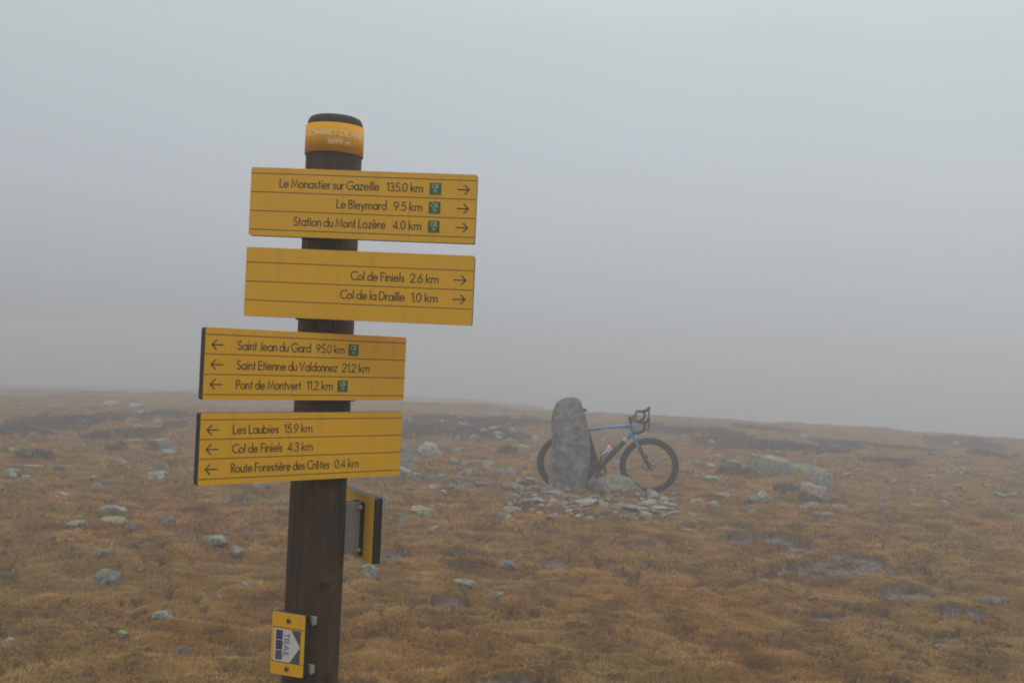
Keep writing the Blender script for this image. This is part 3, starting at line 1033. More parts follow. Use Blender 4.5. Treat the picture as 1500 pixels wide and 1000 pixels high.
_seed = [100]
def rock(px, py, wpx, hpx, mat, label, group=None, name="boulder", cat="boulder", depth=0.7, rotz=None, tilt=0.0, flat_top=0.0, lift=0.0, rough=0.06, cuts=18, level=None, seed=None):
    g = ground_at(px, py)
    if g is None:
        return None
    x, y = g
    wd = wpx / FPX * y * 1.06; ht = hpx / FPX * y * 1.08
    y2 = y + wd * depth * 0.32
    x2 = x * y2 / y
    _seed[0] += 1
    me = rock_mesh(name, seed or _seed[0], (wd, wd * depth, max(ht, 0.02)), level or (5 if wpx > 30 else 4 if wpx > 12 else 3), cuts, rough, M[mat], flat_top)
    o = bpy.data.objects.new(name, me)
    sc.collection.objects.link(o)
    zz = float(np.min(terrain(np.array([x2, x2 - wd * .3, x2 + wd * .3]), np.array([y2, y2, y2]))))
    o.location = (x2, y2, zz + (0.012 if wpx < 20 else 0.0) + lift)
    o.rotation_euler = (0, tilt, random.uniform(-0.25, 0.25) if rotz is None else rotz)
    tag(o, label, cat, group)
    return o

GL_ = "small grey stones scattered in the grass left of the signpost"
GM_ = "small stones scattered between the signpost and the standing stone"
GR_ = "small stones scattered in the grass right of the bicycle"
LL = "small grey stone half sunk in the brown grass left of the signpost"
LM = "small grey stone in the grass between the signpost and the standing stone"
LR = "small grey stone in the brown grass right of the bicycle"
ROCKS = [
 # px, py(bottom), w, h, material, label (None: one of a group)
 (156, 851, 50, 24, 'rock_some', "rounded grey boulder with yellow lichen, largest in the grass left of the signpost"),
 (145, 731, 42, 13, 'rock_pale', "pale low wedge shaped stone, above the two lichen rocks left of the signpost"),
 (163, 752, 40, 15, 'rock_some', "upper of two overlapping lichen grey rocks left of the signpost"),
 (167, 770, 50, 17, 'rock_lichen', "flat yellowish lichen rock in front of another one, left of the signpost"),
 (190, 778, 14, 9, 'rock_plain', None), (111, 775, 28, 9, 'rock_some', None),
 (244, 766, 20, 21, 'rock_plain', "tall narrow grey stone, between the paired lichen rocks and the signpost"),
 (227, 703, 30, 14, 'rock_pale', "pale grey tilted stone left of the lowest left-pointing sign"),
 (238, 694, 32, 12, 'rock_some', "thin slanting slab leaning behind a pale tilted stone, left of the signs"),
 (154, 820, 22, 8, 'rock_plain', None), (317, 798, 44, 7, 'rock_some', "long flat lichen slab in the grass left of the post foot"),
 (344, 820, 21, 13, 'rock_some', "angular light stone just left of the wooden post"),
 (259, 837, 14, 7, 'rock_lichen', None), (360, 863, 18, 11, 'rock_some', None),
 (319, 881, 12, 7, 'rock_plain', None), (400, 874, 24, 7, 'rock_some', None), (238, 913, 30, 9, 'rock_some', "low pointed grey stone, lower left, nearest but one to the marker plate"),
 (145, 932, 32, 11, 'rock_plain', "low mossy grey stone in the near grass, lower left"), (180, 940, 16, 6, 'rock_lichen', None),
 (269, 964, 17, 11, 'rock_plain', None), (7, 937, 22, 9, 'rock_pale', "pale low stone at the left edge, in the near grass"),
 (12, 702, 26, 14, 'rock_lichen', "rounded lichen stone at the left edge, in the middle distance"), (95, 728, 20, 6, 'rock_pale', None), (115, 657, 24, 8, 'rock_lichen', "light green lichen stone below the long dark heather patch"),
 (237, 660, 42, 18, 'rock_plain', "broad dark grey boulder at the right end of the long heather patch"), (246, 670, 24, 8, 'rock_some', None),
 (303, 731, 20, 6, 'rock_pale', None), (383, 715, 26, 8, 'rock_pale', "pale flat stone under the lower left-pointing sign"), (415, 733, 16, 9, 'rock_some', None),
 (160, 597, 34, 10, 'rock_pale', "pale long rock fading in the fog, farthest on the left"), (196, 602, 22, 11, 'rock_pale', "pale rock fading in the fog, behind the heather left of the signs"), (212, 610, 24, 6, 'rock_pale', None), (200, 630, 12, 9, 'rock_pale', "small whitish stone standing on the long heather patch"),
 (162, 637, 18, 6, 'rock_lichen', None), (177, 679, 32, 5, 'rock_some', "thin long pale slab lying left of the signs"), (278, 695, 16, 9, 'rock_some', None), (228, 626, 16, 5, 'rock_some', None), (195, 648, 26, 4, 'rock_lichen', None), (283, 625, 12, 8, 'rock_pale', None), (262, 650, 14, 4, 'rock_lichen', None), (45, 684, 40, 4, 'rock_some', None), (130, 596, 12, 5, 'rock_pale', None), (54, 619, 20, 6, 'rock_plain', None), (48, 644, 8, 4, 'rock_some', None), (75, 614, 14, 4, 'rock_pale', None), (275, 642, 10, 5, 'rock_some', None), (136, 617, 12, 4, 'rock_pale', None), (88, 691, 20, 6, 'rock_plain', None), (118, 597, 10, 4, 'rock_plain', None), (260, 712, 16, 5, 'rock_plain', None),
 # centre
 (598, 666, 27, 17, 'rock_some', "grey boulder with green lichen cap, behind the edge of the lowest sign"),
 (597, 684, 25, 20, 'rock_lichen', "boulder spotted all over with pale green lichen, by the lowest sign's edge"),
 (631, 667, 37, 20, 'rock_pale', "largest pale grey boulder between the signs and the standing stone"),
 (672, 663, 26, 10, 'rock_lichen', "low green lichen boulder right of the largest pale boulder"),
 (669, 649, 8, 8, 'rock_some', None), (667, 641, 8, 6, 'rock_pale', None), (603, 640, 15, 5, 'rock_pale', None), (618, 625, 15, 4, 'rock_pale', None), (603, 618, 6, 4, 'rock_pale', None),
 (676, 629, 14, 4, 'rock_some', None), (684, 628, 8, 5, 'rock_pale', None), (746, 633, 18, 9, 'rock_pale', "pale angular rock in the heather, left of the standing stone's top"), (708, 637, 12, 5, 'rock_lichen', None), (721, 636, 14, 6, 'rock_some', None),
 (730, 645, 9, 5, 'rock_pale', None), (785, 647, 14, 8, 'rock_pale', "pale tilted stone just above the bicycle's rear wheel"), (763, 659, 26, 10, 'rock_lichen', "rock spotted with lichen left of the bicycle's rear wheel"), (746, 648, 20, 5, 'rock_lichen', None),
 (664, 679, 15, 8, 'rock_plain', None), (686, 684, 25, 10, 'rock_plain', "dark grey block, middle of the stone row left of the standing stone"), (717, 684, 24, 8, 'rock_some', "flat pale topped rock in the stone row left of the standing stone"), (713, 689, 12, 5, 'rock_pale', None),
 (743, 696, 36, 13, 'rock_plain', "long low grey boulder left of the bicycle's rear wheel"), (680, 697, 29, 12, 'rock_plain', "smooth rounded grey boulder midway from the signs to the standing stone"),
 (637, 703, 27, 12, 'rock_some', "grey wedge shaped rock right of the lowest sign"), (650, 706, 6, 5, 'rock_plain', None), (612, 702, 22, 6, 'rock_plain', None),
 (681, 717, 28, 12, 'rock_plain', "sloping grey rock below the smooth rounded boulder"), (705, 715, 18, 7, 'rock_plain', None), (663, 719, 17, 5, 'rock_plain', None),
 (777, 709, 24, 9, 'rock_some', "flat grey slab beside the foot of the standing stone, under the rear wheel"), (745, 733, 18, 6, 'rock_plain', None), (737, 759, 26, 12, 'rock_some', "rounded stone with green lichen, in front of the pink rubble's left end"), (726, 763, 8, 5, 'rock_plain', None),
 (621, 756, 39, 14, 'rock_lichen', "long yellow green lichen boulder right of the edge-on sign"), (588, 766, 24, 14, 'rock_lichen', "lichen boulder directly beside the edge-on sign"), (612, 768, 14, 9, 'rock_plain', None), (644, 779, 28, 7, 'rock_some', "low flat stone below the long yellow green lichen boulder"), (644, 744, 11, 4, 'rock_pale', None),
 (586, 711, 14, 18, 'rock_plain', "upright grey stone at the lower right corner of the lowest sign"), (592, 693, 13, 12, 'rock_some', None), (562, 744, 12, 16, 'rock_some', "narrow lichen stone peeping out right of the edge-on sign"),
 (742, 838, 29, 13, 'rock_plain', "half buried grey stone alone in the near grass, below the pink rubble"), (679, 856, 34, 6, 'rock_some', "flat greenish stone flush with the near grass"), (731, 872, 26, 5, 'rock_some', "thin sunken stone nearest the lower centre"),
 (541, 845, 32, 15, 'rock_some', "grey stone with a yellow lichen spot, below the edge-on sign"), (505, 858, 11, 11, 'rock_lichen', "small lichen stone touching the right side of the wooden post"),
 # right
 (1186, 744, 44, 9, 'rock_pale', "pale flat slab at the foot of the pinkish block"),
 (1072, 692, 32, 13, 'rock_plain', "dark grey stone set in heather left of the two big lichen boulders"), (1043, 705, 26, 5, 'rock_some', "flat lichen slab right of the front wheel"),
 (1113, 739, 50, 12, 'rock_plain', "long slanting grey slab right of the bicycle, left of the pinkish block"), (1060, 733, 28, 9, 'rock_pale', "pale slanting slab between the front wheel and the long grey slab"), (1018, 739, 26, 9, 'rock_some', "greenish slab touching the right end of the pink rubble"),
 (1044, 745, 20, 10, 'rock_pale', "whitish stone between the pink rubble and the long grey slab"), (1014, 759, 12, 6, 'rock_pale', None), (1197, 759, 18, 6, 'rock_plain', None), (1230, 745, 25, 6, 'rock_pale', None), (1287, 751, 16, 11, 'rock_some', "upright grey stone far right of the pinkish block"),
 (1300, 742, 20, 6, 'rock_some', None), (1056, 796, 14, 7, 'rock_plain', None), (1004, 787, 20, 4, 'rock_some', None), (1023, 683, 12, 9, 'rock_lichen', None), (1040, 683, 18, 5, 'rock_pale', None), (1055, 671, 16, 5, 'rock_pale', None),
 (1288, 935, 16, 14, 'rock_plain', "lone upright grey stone in the near grass, lower right"), (1451, 891, 38, 10, 'rock_plain', "low grey slab at the lower right edge"), (1385, 949, 34, 8, 'rock_plain', "sunken grey slab nearest the lower right corner"),
 (1400, 777, 12, 6, 'rock_plain', None), (1385, 745, 14, 8, 'rock_pale', None), (1409, 699, 13, 10, 'rock_pale', "pale stone fading in fog, farthest to the right"), (1387, 684, 14, 6, 'rock_some', None), (1363, 704, 14, 6, 'rock_lichen', None), (1308, 706, 20, 5, 'rock_some', None), (1264, 694, 10, 6, 'rock_lichen', None), (1450, 716, 16, 6, 'rock_some', None), (1484, 730, 10, 6, 'rock_pale', None), (1240, 701, 14, 5, 'rock_lichen', None), (1340, 716, 10, 4, 'rock_plain', None), (1400, 650, 16, 7, 'rock_plain', None), (1440, 690, 8, 4, 'rock_pale', None), (1175, 640, 14, 5, 'rock_pale', None), (1270, 748, 16, 5, 'rock_plain', None), (1480, 760, 12, 6, 'rock_plain', None), (1475, 880, 16, 6, 'rock_plain', None),
 (940, 694, 24, 6, 'rock_some', "flat pale stone seen through the front wheel"), (930, 657, 16, 9, 'rock_pale', "grey stone behind the top of the front wheel"), (885, 645, 12, 7, 'rock_pale', "grey stone seen under the blue top tube"), (905, 684, 14, 10, 'rock_some', "greenish stone seen between the bottle and the front wheel"), (874, 668, 10, 6, 'rock_some', None),
]
for r_ in ROCKS:
    px, py, wp, hp, mt, lab = r_
    small = lab is None
    grp = None
    if small:
        grp, lab = (GL_, LL) if px < 430 else ((GM_, LM) if px < 900 else (GR_, LR))
    rock(px, py, wp, hp, mt, lab, grp, "stone" if small else "boulder", "stone" if small else "rock")

rock(1122, 695, 60, 29, 'rock_some', "left one of the two big lichen slabs right of the bicycle, sloping down rightwards", None, "boulder", "rock", depth=0.6, tilt=0.26, flat_top=0.15, rotz=0.1)
rock(1177, 693, 64, 16, 'rock_lichen', "long low lichen slab, right one of the two big ones right of the bicycle", None, "boulder", "rock", depth=0.5, flat_top=0.15, rotz=-0.1)
rock(1199, 724, 36, 36, 'rock_pale', "grey rounded upright stone standing on a pinkish block right of the bicycle", None, "boulder", "rock", depth=0.8, cuts=9, rough=0.05, seed=12, rotz=0.2)
rock(1192, 739, 48, 26, 'rock_pink', "pinkish block under the grey rounded upright stone", None, "boulder", "rock", depth=0.5, cuts=12, rough=0.05, seed=15, flat_top=0.1)
# more of the small ones, in the bands where the photo shows them
def band(n, x0, x1, y0, y1, grp, lab):
    for i in range(n):
        px = random.uniform(x0, x1); py = y0 + (y1 - y0) * random.random() ** 1.4
        if 720 < px < 1020 and py > 690: continue
        sc_ = 0.5 + (py - 590) / 260.0
        wp = random.choice([8, 10, 12, 16, 22]) * sc_ + 3
        rock(px, py, wp, wp * random.uniform(.25, .5), random.choice(['rock_pale', 'rock_some', 'rock_lichen', 'rock_plain', 'rock_pale']), lab, grp, "stone", "stone", tilt=random.uniform(-.2, .2))
band(34, 0, 290, 592, 720, GL_, LL)
band(44, 590, 800, 612, 730, GM_, LM)
band(34, 1000, 1500, 640, 760, GR_, LR)
# the heap round the standing stone
rock(898, 731, 82, 36, 'rock_some', "big low grey boulder with green lichen, in front of the bicycle", None, "boulder", "rock", depth=0.6, lift=-0.05, rough=0.12, cuts=20, seed=41)
rock(876, 716, 50, 16, 'rock_plain', "grey slab lying on the back of the big boulder before the bicycle", None, "boulder", "rock", depth=0.6, lift=-0.03, rough=0.12, cuts=20, seed=57)
rock(827, 721, 33, 11, 'rock_pale', "pale flat slab at the foot of the standing stone", None, "boulder", "rock", depth=0.5, flat_top=0.2)
rock(783, 721, 17, 11, 'rock_pink', "pink rounded stone left of the standing stone's foot", None, "boulder", "rock")
rock(803, 714, 16, 9, 'rock_pale', "grey stone wedged against the left foot of the standing stone", None, "boulder", "rock")
rock(800, 730, 24, 9, 'rock_pink', "flat pink slab lying left of the pale flat slab", None, "boulder", "rock", depth=0.6)

for (px, py, wp, hp, mt) in ((760, 722, 24, 6, 'rock_plain'), (774, 733, 26, 7, 'rock_pink'), (812, 733, 30, 8, 'rock_pale'), (838, 736, 30, 8, 'rock_pink'), (862, 742, 26, 7, 'rock_pale'),
                             (786, 742, 24, 6, 'rock_pale'), (846, 717, 24, 7, 'rock_plain'), (910, 746, 28, 7, 'rock_pink'), (946, 742, 30, 8, 'rock_pale'), (972, 738, 26, 8, 'rock_some'),
                             (936, 756, 28, 6, 'rock_pink'), (966, 752, 24, 7, 'rock_pale'), (884, 752, 24, 6, 'rock_pink'), (818, 748, 20, 5, 'rock_pink'), (985, 748, 20, 7, 'rock_some')):
    rock(px, py, wp, hp, mt, "flat angular granite slab in the pile before the standing stone and the front wheel", "flat slabs in the stone pile before the bicycle", "flat_stone", "stone", depth=0.8, rotz=random.uniform(-.6, .6), tilt=random.uniform(-.15, .15), flat_top=0.25, lift=0.02, cuts=22, rough=0.045)
rub = [rock_mesh("rubble_stone", 900 + i, (1, random.uniform(.5, .8), random.uniform(.22, .42)), 3, 14, 0.05) for i in range(14)]
rub_me = []
for i, me in enumerate(rub):
    me.materials.append(M['rock_pink' if i % 3 else 'rock_pale'])
k = 0; tries = 0; placed = []
while k < 165 and tries < 6000:
    tries += 1
    px = random.uniform(745, 992)
    # the spread: a band that dips and thins to the right
    t = (px - 745) / 247.0
    py = 735 + 17 * t + random.gauss(0, 9.5) - 14 * (t < 0.3) * random.random()
    if py < 703 or py > 766 or (px < 790 and py > 756) or (850 < px < 935 and py < 734):
        continue
    wp = random.choice([7, 9, 10, 12, 14, 17, 21, 26]) * random.uniform(.8, 1.15)
    if any(abs(px - a) < (wp + c) * .36 and abs(py - b) < (wp + c) * .13 for a, b, c in placed):
        continue
    g = ground_at(px, py)
    placed.append((px, py, wp))
    o = bpy.data.objects.new("rubble_stone", rub[k % 14]); sc.collection.objects.link(o)
    s = wp / FPX * g[1] * 1.08
    o.scale = (s, s * random.uniform(.8, 1.2), s * random.uniform(.7, 1.2))
    o.rotation_euler = (random.uniform(-.2, .2), random.uniform(-.2, .2), random.uniform(0, 6.28))
    o.location = (g[0], g[1], tz(g[0], g[1]) + 0.006)
    tag(o, "small pinkish granite stone in the rubble before the standing stone and bicycle", "stone", "pinkish rubble stones spread before the standing stone")
    k += 1

# ------------------------------------------------------------------ standing stone
def build_standing_stone():
    Y0 = STONE_XY[1]
    prof = [  # zoomed photo rows: y, left, right  (region 740,560, scale 4.547)
        (700, 292, 560), (640, 300, 556), (600, 304, 552), (540, 308, 558), (470, 309, 572), (400, 311, 572), (330, 311, 562), (280, 309, 553), (230, 311, 542), (200, 318, 534),
        (175, 328, 527), (150, 340, 519), (130, 360, 508), (114, 388, 496), (104, 415, 484), (100, 440, 470)]
    rows = []
    for y, l, r in prof:
        a = unproj(740 + l / 4.547, 560 + y / 4.547, Y0 - 0.08); b = unproj(740 + r / 4.547, 560 + y / 4.547, Y0 - 0.08)
        rows.append(((a.z + b.z) / 2, a.x, b.x))
    gz = tz(*STONE_XY)
    zb = rows[0][0]
    rows.sort()
    zs = np.array([q[0] for q in rows]); ls = np.array([q[1] for q in rows]); rs = np.array([q[2] for q in rows])
    nz_, na = 90, 96
    zz = np.linspace(zb - 0.25, zs[-1], nz_)
    zz[-12:] = zs[-1] - (zs[-1] - zz[-13]) * (1 - np.linspace(0, 1, 13)[1:]) ** 1.6
    l = np.interp(zz, zs, ls); r = np.interp(zz, zs, rs)
    V = []
    for i in range(nz_):
        t = np.clip((zz[i] - zb) / (zs[-1] - zb), 0, 1)
        hw = (r[i] - l[i]) / 2; cx = (r[i] + l[i]) / 2
        dp = 0.17 * (1 - max(0, t - 0.72) ** 1.3 * 2.2) * min(1.0, hw / 0.10)
        for k in range(na):
            a = 2 * math.pi * k / na
            c, s = math.cos(a), math.sin(a)
            e = 3.4
            q = (abs(c) ** e + abs(s) ** e) ** (-1 / e)
            ux, uy = c * q, s * q
            if uy < 0:   # front: two faces meeting on a ridge right of the middle
                rx = 0.12 - 0.1 * t
                uy = uy - 0.55 * max(0, 1 - abs(ux - rx) / (1 - rx if ux > rx else 1 + rx)) + 0.10
            V.append((cx + ux * hw, Y0 + uy * dp, zz[i]))
    V = np.array(V)
    ctr = np.array([(rs.mean() + ls.mean()) / 2, Y0, 0])
    zm = (zb + zs[-1]) / 2
    for n, c in (((-.62, -.78, 0.03), .185), ((.50, -.86, 0.10), .165), ((-.80, -.30, .52), .40), ((.72, -.25, .62), .405), ((-.1, -.95, .25), .165), ((.9, -.4, -.1), .235)):
        n = np.array(n) / np.linalg.norm(n)
        q = (V - np.array([ctr[0], Y0, zm])) @ n
        V = V - np.maximum(q - c, 0)[:, None] * n[None]
    for idx in range(len(V)):
        p = Vector(V[idx])
        d = mnoise.noise(p * 3.5) * 0.018 + mnoise.noise(p * 8) * 0.014 + abs(mnoise.noise(p * 6 + Vector((3, 1, 7)))) * -0.03 + mnoise.noise(p * 19) * 0.008
        n = Vector((V[idx][0] - ctr[0], V[idx][1] - ctr[1], 0)).normalized()
        V[idx] += np.array(n * d) + np.array((0, 0, mnoise.noise(p * 7 + Vector((9, 9, 9))) * 0.006))
    V = [tuple(v) for v in V]
    V.append((V[(nz_ - 1) * na][0] - 0.02, Y0, zs[-1] + 0.004))
    F = [(i * na + k, i * na + (k + 1) % na, (i + 1) * na + (k + 1) % na, (i + 1) * na + k) for i in range(nz_ - 1) for k in range(na)]
    F += [((nz_ - 1) * na + k, (nz_ - 1) * na + (k + 1) % na, len(V) - 1) for k in range(na)]
    b = STONE_XY[0], STONE_XY[1], gz
    mb = MB()
    mb.add([(p[0] - b[0], p[1] - b[1], p[2] - b[2]) for p in V], F)
    o = mb.build("standing_stone", M['rock_stand'])
    o.location = b
    tag(o, "tall upright grey granite stone with rounded top, the bicycle leaning on it", "standing stone")

build_standing_stone()

# ------------------------------------------------------------------ bicycle
def build_bicycle():
    WB, WR = 0.965, 0.345
    rc = Vector((0.698, 12.02, tz(0.698, 12.02))); fc = Vector((1.657, 12.06, tz(1.657, 12.06)))
    yaw = math.atan2(fc.y - rc.y, fc.x - rc.x)
    pit = -math.asin((fc.z - rc.z) / WB)
    root = empty("bicycle", rc)
    root.rotation_mode = 'QUATERNION'
    root.rotation_quaternion = (Matrix.Rotation(yaw, 4, 'Z') @ Matrix.Rotation(pit, 4, 'Y') @ Matrix.Rotation(R(12), 4, 'X')).to_quaternion()
    tag(root, "blue and black gravel bicycle with drop handlebar leaning behind the standing stone", "bicycle")
    ht, hb = Vector((.717, 0, .842)), Vector((.756, 0, .722))
    ax = (ht - hb).normalized()
    bb = Vector((.378, 0, .277)); st = Vector((.222, 0, .752))
    f = MB()
    f.tube([hb - ax * .002, hb + ax * .02, ht - ax * .03, ht], [.030, .029, .026, .027], 20, 0)
    f.tube([st + Vector((0.005, 0, -.012)), st.lerp(ht, .5) + Vector((0, 0, -.005)), ht - ax * .025], [.015, .016, .021], 16, 0, flat=1.15)
    dt0, dt1 = bb, hb + ax * .026
    P = [dt0.lerp(dt1, t) for t in (0, .3, .6, .74, .745, .83, .835, .92, 1)]
    f.tube(P, [.031, .030, .029, .028, .028, .028, .028, .028, .029], 18, 1, mats=[1, 1, 1, 1, 2, 2, 0, 0])
    f.tube([bb, bb.lerp(st, .5), st + Vector((-.004, 0, .014))], [.026, .020, .017], 16, 1)
    f.tube([bb + Vector((0, -.040, 0)), bb + Vector((0, .040, 0))], .026, 20, 1)
    for s in (-1, 1):
        f.tube([bb + Vector((-.02, .032 * s, 0)), Vector((.20, .05 * s, .31)), Vector((.0, .066 * s, WR))], [.014, .011, .010], 12, 1)
        f.tube([st + Vector((.02, .016 * s, -.10)), Vector((.105, .045 * s, .5)), Vector((0, .066 * s, WR))], [.009, .008, .008], 12, 1)
    f.build("frame", [M['blue'], M['carbon'], M['decal']], root)

    # steering assembly, turned a little to the right about the head tube
    S = Matrix.Translation(hb) @ Matrix.Rotation(R(-9), 4, ax) @ Matrix.Translation(-hb)
    def steer(o):
        o.matrix_local = S
        return o
    fk = MB()
    for s in (-1, 1):
        pts = [hb + Vector((.004, .012 * s, -.012)), Vector((.778, .045 * s, .67)), Vector((.826, .052 * s, .575)), Vector((.829, .052 * s, .571)), Vector((.90, .055 * s, .445)), Vector((.965, .055 * s, WR))]
        fk.tube(pts, [.024, .020, .0175, .0174, .014, .012], 14, 0, mats=[0, 0, 1, 1, 1], flat=0.8)
    fk.tube([hb + ax * .001, hb - ax * .020], [.030, .026], 18, 0)
    steer(fk.build("fork", [M['blue'], M['carbon']], root))

    sm = MB()
    cl = Vector((.762, 0, .938)); top = ht + ax * .085
    sm.tube([ht + ax * .001, top], .018, 16, 0)
    sm.tube([top - ax * .02, cl], [.019, .017], 14, 0)
    sm.tube([cl + Vector((0, -.022, 0)), cl + Vector((0, .022, 0))], .020, 16, 0)
    steer(sm.build("stem", M['black'], root))

    hbm = MB()
    for s in (-1, 1):
        pts = [cl, cl + Vector((0, .10 * s, 0)), Vector((-.016 + .782, .165 * s, .938)), Vector((-.016 + .80, .195 * s, .938)), Vector((-.016 + .84, .205 * s, .937)), Vector((-.016 + .872, .207 * s, .928)),
               Vector((-.016 + .888, .209 * s, .90)), Vector((-.016 + .884, .212 * s, .862)), Vector((-.016 + .862, .215 * s, .832)), Vector((-.016 + .825, .218 * s, .815)), Vector((-.016 + .755, .222 * s, .812))]
        hbm.tube(pts, [.0155] * 3 + [.0165] * 8, 12, 0)
    hbo = steer(hbm.build("handlebar", M['black'], root))
    for s in (-1, 1):
        hd = MB()
        hd.tube([Vector((-.016 + .855, .206 * s, .938)), Vector((-.016 + .885, .207 * s, .945)), Vector((-.016 + .915, .207 * s, .958)), Vector((-.016 + .928, .206 * s, .985)), Vector((-.016 + .932, .205 * s, 1.0))], [.019, .021, .020, .018, .010], 12, 0)
        h_ = hd.build("brake_hood", M['rubber'], hbo)
        lv = MB()
        lv.tube([Vector((-.016 + .925, .205 * s, .965)), Vector((-.016 + .936, .207 * s, .925)), Vector((-.016 + .932, .21 * s, .88)), Vector((-.016 + .922, .214 * s, .845))], [.010, .009, .009, .006], 10, 0, flat=1.5)
        lv.build("brake_lever", M['black'], hbo)

    sp = MB()
    sp.tube([st + Vector((.0, 0, -.03)), Vector((.165, 0, .93))], .0136, 14, 0)
    sp.tube([Vector((.165, 0, .925)), Vector((.10, 0, .958))], .010, 10, 0)
    sp.build("seatpost", M['carbon'], root)
    sd_ = MB()
    secs = [(.258, .014, .978, .012), (.235, .019, .985, .020), (.17, .026, .985, .022), (.10, .045, .985, .022), (.04, .068, .99, .020), (0, .070, 1.0, .018), (-.018, .055, 1.003, .012)]
    n = 16; vs = []
    for (x, hw, z, th) in secs:
        for k in range(n):
            a = 2 * math.pi * k / n
            zz = math.sin(a) * th * (1.0 if math.sin(a) > 0 else 1.1)
            vs.append((x - .068, hw * math.cos(a), z + zz - 0.35 * th * abs(math.cos(a)) ** 2))
    fs = [(i * n + k, i * n + (k + 1) % n, (i + 1) * n + (k + 1) % n, (i + 1) * n + k) for i in range(len(secs) - 1) for k in range(n)]
    fs += [tuple(range(n)), tuple((len(secs) - 1) * n + k for k in reversed(range(n)))]
    sd_.add(vs, fs)
    for s in (-1, 1):
        sd_.tube([Vector((.142, .012 * s, .968)), Vector((.102, .022 * s, .958)), Vector((.022, .022 * s, .958)), Vector((-.038, .03 * s, .975))], .0035, 8, 0)
    sd_.build("saddle", M['black'], root)

    def wheel(cx, rear):
        o = empty("wheel", (0, 0, 0)); o.parent = root
        c = (cx, 0, WR)
        mr = .0215
        t = MB()
        t.ring(c, WR - mr, [(mr * math.cos(2 * math.pi * k / 14) * (1.0), mr * math.sin(2 * math.pi * k / 14)) for k in range(14)], 96, 0)
        for k in range(120):    # tread knobs
            a = 2 * math.pi * k / 120
            for s in (-1, 1):
                ro = Matrix.Rotation(-a, 4, 'Y')
                t.box(Vector(c) + ro @ Vector((WR - .0025, s * .0085, 0)), (.005, .007, .009), 0, 0, ro.to_3x3())
        t.build("tyre", M['rubber'], o)
        r = MB()
        R0 = WR - 2 * mr
        r.ring(c, R0, [(.004, -.012), (.004, .012), (-.012, .0125), (-.030, .006), (-.034, 0), (-.030, -.006), (-.012, -.0125)], 96, 0)
        r.build("rim", M['carbon'], o)
        s_ = MB()
        for k in range(24):
            a0 = 2 * math.pi * k / 24
            sgn = 1 if k % 2 else -1
            a1 = a0 + sgn * .55 * (1 if (k // 2) % 2 else -1)
            s_.tube([(c[0] + .024 * math.cos(a1), .028 * sgn, c[2] + .024 * math.sin(a1)), (c[0] + (R0 - .03) * math.cos(a0), .001 * sgn, c[2] + (R0 - .03) * math.sin(a0))], .0010, 5, 0, False)
        s_.build("spokes", M['black'], o)
        h = MB()
        wdt = .062 if rear else .048
        h.tube([(cx, -wdt, WR), (cx, -.034, WR), (cx, -.030, WR), (cx, -.026, WR), (cx, -.02, WR), (cx, .02, WR), (cx, .026, WR), (cx, .030, WR), (cx, .034, WR), (cx, wdt, WR)],
               [.012, .013, .026, .026, .014, .014, .026, .026, .013, .012], 18, 0)
        h.build("hub", M['black'], o)
        d = MB()
        d.ring((cx, .042, WR), .072, [(-.009, -.0012), (.008, -.0012), (.008, .0012), (-.009, .0012)], 48, 0)
        for k in range(6):
            a = k * math.pi / 3
            d.tube([(cx + .014 * math.cos(a), .042, WR + .014 * math.sin(a)), (cx + .068 * math.cos(a + .3), .042, WR + .068 * math.sin(a + .3))], .0022, 6, 0)
        d.build("brake_disc", M['steel'], o)
        if rear:
            cs = MB()
            for q in range(8):
                cs.ring((cx, -.030 - .0042 * q, WR), .062 - .0052 * q, [(-.012, -.001), (0, -.001), (0, .001), (-.012, .001)], 40, 0)
            cs.build("cassette", M['steel'], o)
        return o
    wheel(0, True)
    fw = wheel(WB, False)
    fw.matrix_local = S

    cal = MB()
    cal.box((.925, .062, .43), (.028, .022, .055), 0, .006, Matrix.Rotation(R(-30), 3, 'Y'))
    steer(cal.build("brake_caliper", M['black'], root))

    cr = MB()
    cr.ring((bb.x, -.046, bb.z), .082, [(-.016, -.002), (.0, -.002), (.0, .002), (-.016, .002)], 60, 0)
    for k in range(4):
        a = k * math.pi / 2 + .5
        cr.tube([(bb.x, -.048, bb.z), (bb.x + .07 * math.cos(a), -.046, bb.z + .07 * math.sin(a))], .008, 8, 0)
    cr.build("chainring", M['black'], root)
    for s in (-1, 1):
        am = MB()
        e = Vector((bb.x - .045 * s * -1, .072 * s, bb.z - .163 * (1 if s < 0 else -1)))
        am.tube([bb + Vector((0, .055 * s, 0)), bb.lerp(e, .5) + Vector((0, .03 * s, 0)), e], [.017, .012, .011], 10, 0, flat=.7)
        arm = am.build("crank_arm", M['black'], root)
        pd = MB()
        pd.tube([e, e + Vector((0, .075 * s, 0))], .007, 8, 0)
        pd.box(e + Vector((0, .05 * s, 0)), (.055, .055, .016), 0, .004)
        pd.build("pedal", M['black'], arm)
    ch = MB()
    pr_ = []
    for k in range(25):
        a = math.pi / 2 - math.pi * k / 24
        pr_.append(Vector((bb.x + .083 * math.cos(a), -.046, bb.z + .083 * math.sin(a))))
    pr_ += [Vector((.01, -.046, .245)), Vector((-.005, -.046, .262)), Vector((.015, -.046, .285))]
    for k in range(13):
        a = -math.pi / 2 - math.pi * k / 12
        pr_.append(Vector((.045 * math.cos(a), -.046, WR + .045 * math.sin(a))))
    pr_.append(pr_[0])
    ch.tube(pr_, .0042, 6, 0, False)
    ch.build("chain", M['screw'], root)
    rd = MB()
    rd.tube([Vector((0, -.062, .325)), Vector((-.012, -.06, .285)), Vector((.006, -.05, .25))], [.010, .013, .009], 10, 0)
